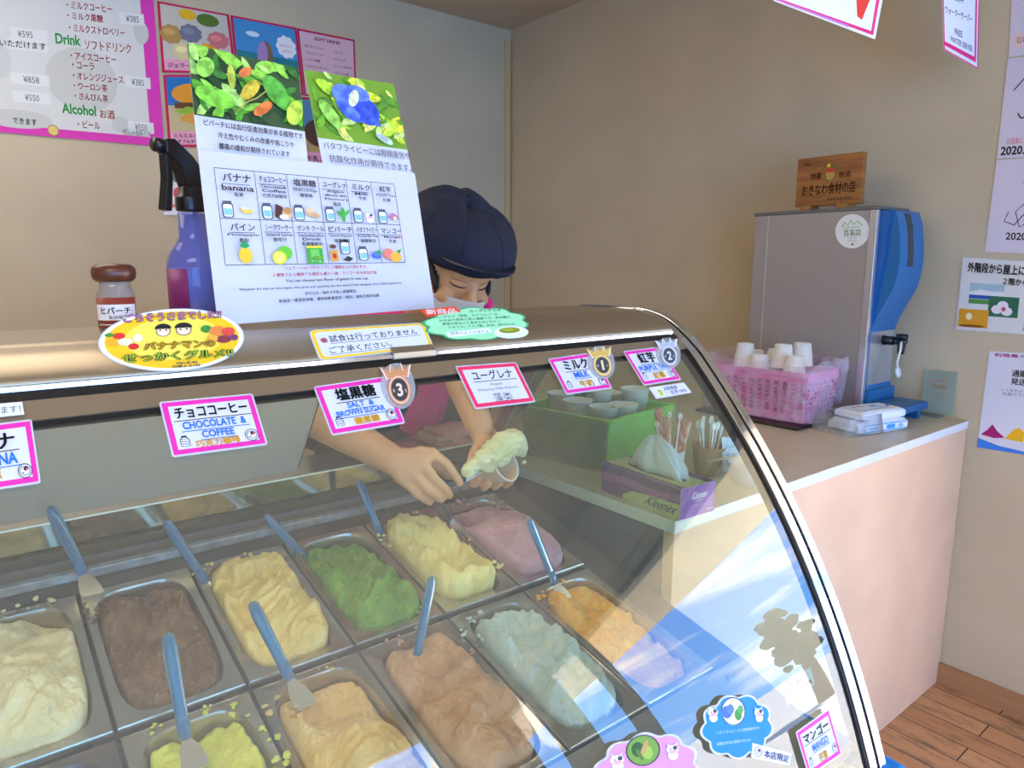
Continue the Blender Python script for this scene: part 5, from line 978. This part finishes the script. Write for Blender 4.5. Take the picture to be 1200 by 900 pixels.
# ================================================================== right wall papers and hanging signs
XP = XW-.0022
def rq(*px): return [on(0, XP, x, y) for x, y in px]
INKB = (40, 38, 44)
def squig(x, y, s, seed, wd=.012):
    r = random.Random(seed); P = [(x, y)]; a = r.uniform(-1, 1)
    for i in range(22):
        a += r.uniform(-1.5, 1.6); P.append((min(.95, max(.05, P[-1][0]+math.cos(a)*s)), min(.95, max(.05, P[-1][1]+math.sin(a)*s*.8))))
    return ('s', [tuple(p)[:2] for p in smoothpts([(a_, b_, 0) for a_, b_ in P], 4)], wd, INKB, .8)
card('autograph_board', 'white autograph board, topmost in the column on the right wall', 'board', rq((1192, -120), (1290, -140), (1296, 50), (1182, 67)), [squig(.3, .4, .12, 5), ('p', [(.05, .86), (.3, .84), (.3, .93), (.05, .95)], (246, 206, 196)), ('t', '石垣島', .08, .88, .26, .92, (90, 50, 50))], base=(222, 212, 224), thick=.003, group='autograph boards on the wall')
card('autograph_board', 'white autograph board with red caption, between two others on the right wall', 'board', rq((1181, 69), (1280, 58), (1270, 180), (1168, 186)), [('s', [(.12, .32), (.25, .20), (.33, .14), (.36, .22)], .014, INKB), squig(.2, .55, .08, 8, .018), ('t', '石垣島にて', .10, .80, .35, .86, RED), ('t', '2020.8', .04, .88, .40, .97, INKB, .03)], base=(222, 212, 224), thick=.003, group='autograph boards on the wall')
card('autograph_board', 'white autograph board, lowest in the column on the right wall', 'board', rq((1168, 188), (1272, 180), (1262, 300), (1154, 295)), [squig(.35, .25, .07, 12), ('s', [(.22, .56), (.18, .66), (.30, .70), (.42, .56), (.38, .48), (.30, .56), (.36, .72), (.48, .66)], .012, INKB), squig(.6, .6, .1, 14), ('t', '2020.10', .22, .78, .60, .86, INKB, .02)], base=(222, 212, 224), thick=.003, group='autograph boards on the wall')
BR_ = mat('brass_pin', (200, 190, 40), .3, .3)
card('view_poster', 'poster with small sea, flower and sunset pictures on the right wall', 'poster', rq((1128, 301), (1262, 310), (1252, 396), (1119.5, 386.5)), [('o', RECT, .02, (206, 206, 206)), ('t', '外階段から屋上に行けます', .06, .06, .85, .20, BLK, .04), ('t', '２階からの眺め', .40, .24, .80, .34, BLK, .03), ('r', .10, .34, .42, .62, (170, 196, 206)), ('p', [(.10, .46), (.2, .42), (.3, .44), (.42, .43), (.42, .50), (.10, .50)], (230, 234, 236)), ('r', .10, .50, .42, .55, (40, 90, 170)), ('r', .10, .56, .42, .62, (90, 150, 70)), ('r', .29, .50, .56, .78, (50, 110, 80)), ('e', .42, .62, .05, .06, (240, 232, 236)), ('e', .37, .68, .05, .06, (240, 232, 236)), ('e', .46, .70, .05, .06, (240, 232, 236)), ('e', .43, .67, .02, .03, (210, 80, 110)), ('r', .02, .70, .30, .95, (226, 160, 40)), ('e', .12, .80, .03, .05, (255, 236, 190)), ('p', ell(.15, .93, .12, .02), (150, 90, 20)), ('s', [(.62, .95), (.66, .6), (.8, .5)], .006, GY)], base=(226, 226, 222), thick=.0015)
card('delivery_poster', 'white poster with blue wave at its foot, low on the right wall', 'poster', rq((1159.5, 411.5), (1292, 419), (1276, 545), (1145, 524)), [('t', '石垣島ミルミル本舗', .05, .015, .75, .05, (200, 50, 150), .04), ('t', '通販サイトで', .24, .17, .68, .24, BLK, .03), ('t', '発送できます', .24, .25, .68, .32, BLK, .03), ('t', 'くくるのジェラートを全国へ', .16, .36, .70, .39, GY), ('t', 'お届けできます', .18, .40, .50, .43, GY),
  ('p', [(.02, .86), (.08, .80), (.12, .74), (.17, .80), (.25, .86), (.15, .88)], (170, 30, 110)), ('p', [(.25, .87), (.32, .77), (.37, .74), (.43, .78), (.42, .88)], (250, 190, 30)), ('p', [(.0, .90), (.2, .95), (.5, .975), (1, .96), (1, 1), (0, 1)], (60, 130, 226))], base=(226, 224, 234), thick=.0015)
def hq(y, *px): return [on(1, y, a, b_) for a, b_ in px]
card('hanging_sign', 'white hanging sign with pink border and red arrow above the counter', 'sign', hq(.84, (812, -190), (1070, -150), (1026, 46), (905, 0)) if False else hq(.84, (838, -120), (1052, -92), (1025.5, 46), (907, 1)), [('r', .03, .03, .97, .975, (236, 40, 120)), ('r', .06, .05, .94, .945, (240, 240, 246)), ('p', [(.02, .965), (.70, .965), (.70, .985), (.02, .985)], (196, 130, 220)), ('p', [(.62, .72), (.90, .62), (.83, .88), (.78, .86), (.76, .72)], (240, 60, 50)), ('t', 'こちら', .2, .3, .7, .5, BLK, .03)], thick=.0008)
card('hanging_sign', 'FREE WATER SERVER paper sign curling above the dispenser', 'sign', hq(.86, (1102, -90), (1150, -88), (1146, 81), (1106, 58)), [('o', RECT, .06, (236, 30, 120), .35), ('r', .03, .0, .93, .96, (236, 30, 120)), ('r', .03, .0, .88, .925, (236, 236, 242)), ('t', '無料', .30, .50, .55, .57, (50, 60, 90), .02), ('t', 'ウォーターサーバー', -.0+.06, .63, .80, .69, (50, 60, 90), .02), ('t', 'FREE', .30, .78, .52, .83, (50, 60, 110), .02), ('t', 'WATER SERVER', .18, .855, .82, .90, (50, 60, 110), .02)], thick=.0008)
# small price tent inside the case
qs = [Vector(p) for p in ()]
P0 = (0, .520, .70); 
qs = [onplane((0, .515, .72), (0, -1, .25), x, y) for x, y in ((917, 806), (949.5, 781.5), (955, 801.5), (923.5, 826))]
card('price_tent', 'tiny white stand-up card with orange writing inside the case, by the glass end', 'sign', qs, [('t', '石垣島産', .12, .12, .70, .42, (236, 120, 60), .03), ('t', 'マンゴー100%', .06, .52, .94, .86, (236, 120, 60), .03)], thick=.001)
# ================================================================== the person behind the case
skin = mat('skin', (214, 160, 112), .5, var=.07, vscale=22, sss=.12)
per = empty('person', 'person in a navy flat cap and mask bending over the case, scooping gelato', 'person', (.84, 1.62, 0), world=True)
def limb(b, pts, rads, n=16, m=0):
    pts = [Vector(p) for p in pts]
    for i in range(len(pts)-1):
        d = pts[i+1]-pts[i]; k = max(2, int(d.length/.02)); b.tube([pts[i]+d*t/k for t in range(k+1)], [rads[i]+(rads[i+1]-rads[i])*t/k for t in range(k+1)], n, m)
    for p, r in zip(pts, rads): b.sph(p, r, n, 10, m)
def remesh(b, name, m, parent, vox, smooth=3, fac=.5):
    o = b.build('tmp_shape', m); r = o.modifiers.new('r', 'REMESH'); r.mode = 'VOXEL'; r.voxel_size = vox; r.use_smooth_shade = True
    s = o.modifiers.new('s', 'SMOOTH'); s.iterations = smooth; s.factor = fac
    dg = bpy.context.evaluated_depsgraph_get(); dg.update(); me = bpy.data.meshes.new_from_object(o.evaluated_get(dg)); me.name = name
    for p in me.polygons: p.use_smooth = True
    old = o.data; bpy.data.objects.remove(o); bpy.data.meshes.remove(old)
    ob = bpy.data.objects.new(name, me); COL.objects.link(ob)
    if parent: ob.parent = parent; ob.matrix_parent_inverse = WORLD[parent.name].inverted()
    return ob
# head frame: face direction, up, right-hand side of the person
HC_ = Vector((.838, 1.262, 1.398)); FD = Vector((-.08, -.90, -.41)).normalized(); SD = FD.cross(Vector((0, 0, 1))).normalized(); UD = SD.cross(FD).normalized()
tiltm = Matrix.Rotation(math.radians(-7), 3, FD); SD = tiltm @ SD; UD = tiltm @ UD
HM = Matrix((SD, FD, UD)).transposed()            # columns: side(+ = person's left seen mirrored), forward, up
def hp(s, f, u): return HC_ + SD*s + FD*f + UD*u
B = MB()
# skull, jaw, face
B.sph(HC_, (.074, .094, .096), 24, 16, M=HM); B.sph(hp(0, .012, -.055), (.062, .076, .070), 20, 14, M=HM); B.sph(hp(0, .040, -.085), (.040, .042, .034), 16, 10, M=HM)
B.sph(hp(0, .074, .018), (.052, .022, .020), 14, 10, M=HM)                                   # brow
for s in (-1, 1): B.sph(hp(s*.040, .066, -.040), (.024, .022, .020), 12, 8, M=HM); B.sph(hp(s*.075, -.005, -.025), (.010, .018, .030), 12, 8, M=HM)
limb(B, [hp(0, .088, .004), hp(0, .106, -.034), hp(0, .100, -.042)], [.008, .013, .012], 10)
for s in (-1, 1): B.sph(hp(s*.012, .098, -.042), .009, 10, 8)
limb(B, [hp(0, -.02, -.07), hp(0, -.06, -.13), (.86, 1.44, 1.27)], [.058, .056, .075])
# torso and legs
limb(B, [(.86, 1.44, 1.24), (.87, 1.53, 1.16), (.88, 1.62, 1.03), (.88, 1.66, .92)], [.100, .125, .125, .130], 20)
limb(B, [(.70, 1.47, 1.225), (.86, 1.45, 1.235), (1.02, 1.48, 1.225)], [.062, .085, .062])
for s in (-1, 1): limb(B, [(.88+s*.085, 1.67, .90), (.88+s*.095, 1.64, .48), (.88+s*.10, 1.67, .09)], [.088, .058, .042]); limb(B, [(.88+s*.10, 1.68, .05), (.88+s*.11, 1.55, .035)], [.042, .032])
# arms
RW = on(1, 1.118, 463, 541); LW = on(1, 1.135, 562, 500)
RE = Vector((.502, 1.400, 1.135)); LE = Vector((.858, 1.325, 1.245))
limb(B, [(.70, 1.47, 1.225), RE], [.055, .043]); limb(B, [RE, RE.lerp(RW, .35), RE.lerp(RW, .75), RW], [.043, .043, .034, .0275])
limb(B, [(1.02, 1.48, 1.225), LE], [.055, .043]); limb(B, [LE, LE.lerp(LW, .35), LE.lerp(LW, .75), LW], [.043, .043, .034, .028])
def P(px, py, y): return on(1, y, px, py)
def finger(pts, r0=.0098, r1=.0076):
    k = len(pts); limb(B, pts, [r0+(r1-r0)*i/(k-1) for i in range(k)], 12)
# right hand: fist round the spatula grip, back of the hand up
rk = [P(506, 531, 1.086), P(494, 542, 1.082), P(484, 554, 1.086), P(475, 564, 1.094)]      # knuckles, index to little
limb(B, [RW, P(492, 540, 1.10)], [.027, .024]); limb(B, [RW, P(476, 556, 1.106)], [.026, .022])
for k in rk: limb(B, [RW.lerp(k, .35), k], [.020, .0125], 12)
limb(B, [rk[0], rk[1], rk[2], rk[3]], [.0125, .013, .0125, .0115], 12); limb(B, [rk[0].lerp(RW, .3), rk[3].lerp(RW, .3)], [.019, .018], 12)
finger([rk[0], P(523, 543, 1.070), P(533, 557, 1.068), P(539, 566, 1.072)], .0105, .0080)
finger([rk[1], P(510, 562, 1.064), P(522, 573, 1.066), P(527, 580, 1.078)], .0108, .0082)
finger([rk[2], P(500, 573, 1.068), P(511, 580, 1.070), P(517, 585, 1.082)], .0104, .0080)
finger([rk[3], P(488, 578, 1.078), P(497, 585, 1.080), P(504, 589, 1.090)], .0092, .0070)
finger([RW.lerp(P(510, 540, 1.11), .5), P(512, 545, 1.112), P(526, 556, 1.098), P(534, 562, 1.086)], .0135, .0095)   # thumb, beyond the grip
# left hand: palm up under the paper cup
lk = [P(566, 541, 1.145), P(575, 545, 1.150), P(584, 546, 1.155), P(592, 545, 1.160)]
limb(B, [LW, P(571, 527, 1.150)], [.026, .023]); limb(B, [LW, P(584, 528, 1.158)], [.024, .020])
for k in lk: limb(B, [LW.lerp(k, .3), k], [.019, .012], 12)
limb(B, lk, [.012]*4, 12)
tips = [(557, 567), (569, 571), (582, 570), (595, 568)]
for k, t in zip(lk, tips):
    T = P(t[0], t[1], 1.098); finger([k, k.lerp(T, .55)+Vector((0, .012, -.012)), T+Vector((0, .006, -.002)), T+Vector((.0, -.012, .012))], .0102, .0080)
limb(B, [P(560, 508, 1.13), P(567, 517, 1.112), P(556, 530, 1.098), P(551, 543, 1.090)], [.018, .0165, .0115, .0085], 12)   # thumb along the near side of the cup
body = remesh(B, 'body', skin, per, .0040, 3)
# face details
lid = mat('eyelid_shadow_line', (60, 40, 34), .6); brow = mat('black_hair', (26, 22, 22), .6)
def surf(s, u, off=.0012):                       # point on the face surface
    o = hp(s, .20, u); d = -FD; dgp = bpy.context.evaluated_depsgraph_get()
    h = BV.ray_cast(o, d); return (h[0] - d*off) if h[0] else hp(s, .09, u)
from mathutils.bvhtree import BVHTree
BV = BVHTree.FromPolygons([v.co.copy() for v in body.data.vertices], [tuple(p.vertices) for p in body.data.polygons])
for s in (-1, 1):
    MB().tube([surf(s*.016, .020), surf(s*.030, .026), surf(s*.048, .021)], [.0030, .0036, .0016], 8).build('eyebrow', brow, per)
    MB().tube([surf(s*.015, -.008), surf(s*.026, -.011), surf(s*.038, -.010), surf(s*.046, -.006)], [.0010, .0018, .0018, .0009], 6).build('closed_eye', lid, per)
    MB().tube([surf(s*.016, .002), surf(s*.030, .004), surf(s*.046, .001)], [.0006, .0009, .0006], 6).build('eyelid_fold', mat('fold', (150, 100, 72), .6), per)
# mask
mk = MB(); nu, nv = 26, 12; vs = []
for j in range(nv+1):
    for i in range(nu+1):
        a = -1+2*i/nu; t = j/nv; th = a*1.25; s = .071*math.sin(th); u = -.026-.085*t+.020*abs(a)**2*(t-.25) - (.0 if t else 0) - .012*abs(a)*(1-t)
        f = .072*math.cos(th)+.030+.018*math.exp(-(a*3)**2)*(1-t*.6)
        vs.append(hp(s, f, u))
mk.add(vs, [(j*(nu+1)+i, j*(nu+1)+i+1, (j+1)*(nu+1)+i+1, (j+1)*(nu+1)+i) for j in range(nv) for i in range(nu)], 0, True)
o = mk.build('mask', mat('grey_white_mask', (206, 202, 196), .8), per); sm = o.modifiers.new('t', 'SOLIDIFY'); sm.thickness = .0015
# hair: close shell under the cap, down to the temples and nape
hr = MB(); hr.sph(hp(0, -.022, .012), (.080, .086, .088), 24, 16, M=HM); hr.sph(hp(0, -.055, -.030), (.066, .050, .062), 18, 12, M=HM)
for s in (-1, 1):
    for k in range(7): p = hp(s*(.070-.001*k), .030+.008*k-.03, .030-.006*k); hr.tube([p, p+FD*.012-UD*.020, p+FD*.015-UD*.034], [.007, .005, .001], 6)
hr.build('hair', brow, per)
# cap
navy = mat('navy_cap_cloth', (22, 24, 42), .85, bump=.25, bscale=420, var=.12, vscale=14)
cp = MB(); n, k = 56, 26; vs = []
for j in range(k+1):
    t = math.pi*.5*j/k*1.12
    for i in range(n):
        a = 2*math.pi*i/n; cz = math.cos(t); rr = max(.0, math.sin(min(t, math.pi/2)))**.62
        if t > math.pi/2: rr = 1-.55*(t-math.pi/2)/(.12*math.pi/2)*.55
        fold = 1+.018*math.sin(9*a+1)*max(0, (t-.9))*1.2 + .03*noise.noise(Vector((math.cos(a)*1.6, math.sin(a)*1.6, t*1.5)))
        s = .129*rr*math.cos(a)*fold; f = (.132*rr*math.sin(a))*fold - .012 - .010*(1-rr)
        u = .040 + .098*max(-.25, cz)*(1+.10*noise.noise(Vector((math.cos(a)*2, math.sin(a)*2, t*2)))) + .012*math.sin(a)*-1
        vs.append(hp(s, f, u))
cp.add(vs, [(j*n+i, (j+1)*n+i, (j+1)*n+(i+1) % n, j*n+(i+1) % n) for j in range(k) for i in range(n)], 0, True)
o = cp.build('cap', navy, per); sm = o.modifiers.new('t', 'SOLIDIFY'); sm.thickness = .002; sm.offset = -1
o['label'] = 'navy flat cap'
for off in (.4, 1.15, 1.98, 2.74):
    MB().tube([Vector(vs[j*n+int(off/(2*math.pi)*n) % n])+ (Vector(vs[j*n+int(off/(2*math.pi)*n) % n])-hp(0, 0, .02)).normalized()*.0004 for j in range(2, k-1)], .0013, 6).build('seam', mat('navy_thread', (22, 25, 42), .8), o)
br = MB(); vs = []; n2 = 24
for j in range(7):
    for i in range(n2+1):
        a = math.radians(28+124*i/n2); r = j/6; s = math.cos(a)*(.100+.014*r); f = math.sin(a)*(.102+.066*r*math.sin(a)) - .006; u = .038 + .022*r - .020*(math.cos(a)**2)*(.4+.3*r)
        vs.append((s, f, u))
top_ = [hp(*v) for v in vs]; bot_ = [hp(v[0], v[1], v[2]-.004) for v in vs]; W = n2+1; o_ = len(vs)
br.add(top_+bot_, [(j*W+i, j*W+i+1, (j+1)*W+i+1, (j+1)*W+i) for j in range(6) for i in range(n2)], 0, True)
for j in range(6):
    for i in range(n2): br.f.append((o_+(j+1)*W+i, o_+(j+1)*W+i+1, o_+j*W+i+1, o_+j*W+i)); br.m.append(1); br.s.append(True)
for i in range(n2): br.f.append((6*W+i, 6*W+i+1, o_+6*W+i+1, o_+6*W+i)); br.m.append(0); br.s.append(False)
def check_mat():
    m = mat('checked_lining', (150, 148, 148), .8); n_ = m.node_tree.nodes; l = m.node_tree.links; c = n_.new('ShaderNodeTexChecker'); c.inputs['Scale'].default_value = 420; c.inputs[1].default_value = (.55, .54, .53, 1); c.inputs[2].default_value = (.05, .05, .06, 1)
    t = n_.new('ShaderNodeTexCoord'); l.new(t.outputs['Object'], c.inputs['Vector']); l.new(c.outputs[0], n_['Principled BSDF'].inputs['Base Color']); return m
br.build('cap_brim', [navy, check_mat()], per)
# clothing
T = MB(); pinkm = mat('hot_pink_shirt', (236, 40, 130), .75, bump=.1, bscale=60)
limb(T, [(.86, 1.41, 1.285), (.86, 1.44, 1.24), (.87, 1.53, 1.165), (.88, 1.62, 1.03), (.88, 1.66, .90)], [.082, .122, .146, .146, .150], 20)
limb(T, [(.70, 1.47, 1.225), (.86, 1.45, 1.24), (1.02, 1.48, 1.225)], [.076, .102, .076])
for a, e in (((.70, 1.47, 1.225), RE), ((1.02, 1.48, 1.225), LE)): a = Vector(a); limb(T, [a, a.lerp(e, .62)], [.072, .062])
limb(T, [(.885, 1.40, 1.29), (.93, 1.345, 1.315), (.952, 1.30, 1.312)], [.05, .034, .018], 12)
remesh(T, 'shirt', pinkm, per, .006, 4)['label'] = 'hot pink shirt'
A = MB(); apm = mat('charcoal_apron', (70, 62, 60), .8, bump=.1, bscale=80)
vs = []; nu, nv = 16, 20
for j in range(nv+1):
    t = j/nv; c = Vector((.865, 1.325, 1.22)).lerp(Vector((.872, 1.478, 1.01)), t/.25) if t < .25 else Vector((.872, 1.478, 1.01)).lerp(Vector((.88, 1.535, .42)), (t-.25)/.75)
    for i in range(nu+1):
        a = -1+2*i/nu; w_ = .27 if t < .28 else .20; vs.append((c.x+a*w_, c.y+.085*a*a+.006*math.sin(9*a+4*t), c.z-.04*a*a*(1-t)))
A.add(vs, [(j*(nu+1)+i, j*(nu+1)+i+1, (j+1)*(nu+1)+i+1, (j+1)*(nu+1)+i) for j in range(nv) for i in range(nu)], 0, True)
o = A.build('apron', apm, per); sm = o.modifiers.new('t', 'SOLIDIFY'); sm.thickness = .002
T = MB()
for s in (-1, 1): limb(T, [(.88+s*.085, 1.67, .90), (.88+s*.095, 1.64, .48), (.88+s*.10, 1.67, .10)], [.105, .075, .062])
limb(T, [(.80, 1.665, .90), (.96, 1.665, .90)], [.118, .118]); remesh(T, 'trousers', mat('dark_trousers', (40, 40, 46), .8), per, .008, 3)
for s in (-1, 1):
    T = MB(); limb(T, [(.88+s*.10, 1.69, .055), (.88+s*.108, 1.60, .050), (.88+s*.112, 1.52, .042)], [.053, .050, .040]); remesh(T, 'shoe', mat('black_shoe', (26, 26, 28), .5), per, .008, 2)

# ------------------------------------------------------------------ what the hands hold
# paper cup, tipped towards the scoop
cb, cr_ = P(573, 553, 1.108), P(600, 540, 1.056); ax = (cr_-cb).normalized(); q = ax.to_track_quat('Z', 'Y').to_matrix().to_4x4()
hcup = cup_mb(.024, .036, .060).build('paper_cup', cup_m, mtx=Matrix.Translation(cb-ax*.012) @ q); tag(hcup, 'white paper cup held in the hand, tipped under the scooped gelato', 'cup')
inn = MB(); inn.lathe([(0, .020), (.0260, .020), (.0345, .0585), (.0338, .0588), (.025, .022), (0, .022)], 26, closed=False); inn.build('inner_wall', mat('shaded_kraft_inside', (222, 180, 140), .6), hcup)  # kraft lining, with the cup's inside shading put into its tan
# scoop spatula in the fist, gelato on its blade
hs = empty('spatula', 'spatula held in the fist, loaded with pale gelato', 'spatula', P(515, 562, 1.083), world=True)
g0, g1, g2 = P(505, 566, 1.092), P(530, 566, 1.078), P(545, 562, 1.074)
MB().tube([g0+(g0-g1)*.4, g0, g1, g2], [.006, .0075, .0075, .005], 12).build('handle', mat('dark_blue_handle', (30, 40, 56), .3), hs)
e1 = P(612, 512, 1.080); bl = MB(); dd = (e1-g2); sdv = dd.cross(Vector((0, -1, .3))).normalized(); nn = dd.cross(sdv).normalized()*.0007; vs = []
for kx, hw in ((0, .006), (.3, .010), (.6, .018), (.9, .017), (1, .012)): c = g2+dd*kx; vs += [c+sdv*hw+nn, c-sdv*hw+nn, c-sdv*hw-nn, c+sdv*hw-nn]
bl.add(vs, [(4*i+j, 4*i+(j+1) % 4, 4*i+4+(j+1) % 4, 4*i+4+j) for i in range(4) for j in range(4)] + [(3, 2, 1, 0), (16, 17, 18, 19)]); bl.build('blade', blade_m, hs)
blob = MB(); rb = random.Random(3)
for px_, py_, y_, r in ((548, 552, 1.070, .014), (555, 545, 1.068, .014), (566, 538, 1.064, .020), (578, 530, 1.060, .025), (590, 522, 1.060, .028), (600, 518, 1.062, .027), (606, 522, 1.068, .022), (586, 534, 1.062, .022), (572, 545, 1.066, .016), (612, 530, 1.068, .010), (614, 542, 1.070, .005)):
    c = P(px_, py_, y_); blob.sph(c, r, 18, 12)
gb = remesh(blob, 'gelato', gel_mat('held_ice', (226, 228, 176), (206, 210, 150), bump=.4), None, .0024, 2)
for v in gb.data.vertices: v.co += v.normal*(.0028*noise.fractal(v.co*70, 1, 2, 4)+.0016*noise.noise(Vector((v.co.x*60, v.co.y*60, v.co.z*260))))
tag(gb, 'scoop of pale gelato on the held spatula above the tipped paper cup', 'gelato')
# second dark spatula standing in the mauve tub under the fist
spatula('dark spatula with its blade in the mauve gelato, under the fist', P(516, 588, 1.150), P(527, 607, 1.150), P(545, 630, 1.140), wid=.0075, group=None, hm=mat('dark_handle', (44, 50, 58), .3))
# folded pink cloth on the rear ledge
cl = MB(); vs = []
for layer, (z0, sx, sy, dx) in enumerate(((.0, .075, .050, 0), (.010, .070, .046, -.006), (.020, .066, .044, .004))):
    b_ = MB(); n_ = 20; m_ = 12; g = []
    for zz in (0, .008):
        for j in range(m_+1):
            for i in range(n_+1):
                x = -1+2*i/n_; y = -1+2*j/m_; g.append((x*sx+dx, y*sy+.006*math.sin(5*x+layer), z0+zz+.0035*(1+math.sin(4*x+3*y+layer*2))*(zz > 0)))
    w_ = n_+1; o2 = w_*(m_+1); fs = [(o2+j*w_+i, o2+j*w_+i+1, o2+(j+1)*w_+i+1, o2+(j+1)*w_+i) for j in range(m_) for i in range(n_)] + [(j*w_+i+w_, j*w_+i+w_+1, j*w_+i+1, j*w_+i) for j in range(m_) for i in range(n_)]
    for i in range(n_): fs += [(i, i+1, o2+i+1, o2+i), (m_*w_+i+1, m_*w_+i, o2+m_*w_+i, o2+m_*w_+i+1)]
    for j in range(m_): fs += [((j+1)*w_, j*w_, o2+j*w_, o2+(j+1)*w_), (j*w_+n_, (j+1)*w_+n_, o2+(j+1)*w_+n_, o2+j*w_+n_)]
    cl.add(g, fs, layer % 2, True)
c0 = on(2, .987, 528, 505)
tag(cl.build('folded_cloth', [mat('dusty_pink_cloth', (206, 150, 140), .9, bump=.2, bscale=300), mat('tan_cloth', (196, 156, 128), .9, bump=.2, bscale=300)], mtx=Matrix.Translation((c0.x-.035, 1.372, .9862))), 'folded pink cloth on the rear ledge of the case, beside the arm', 'cloth')
bpy.data.objects.remove(_to)
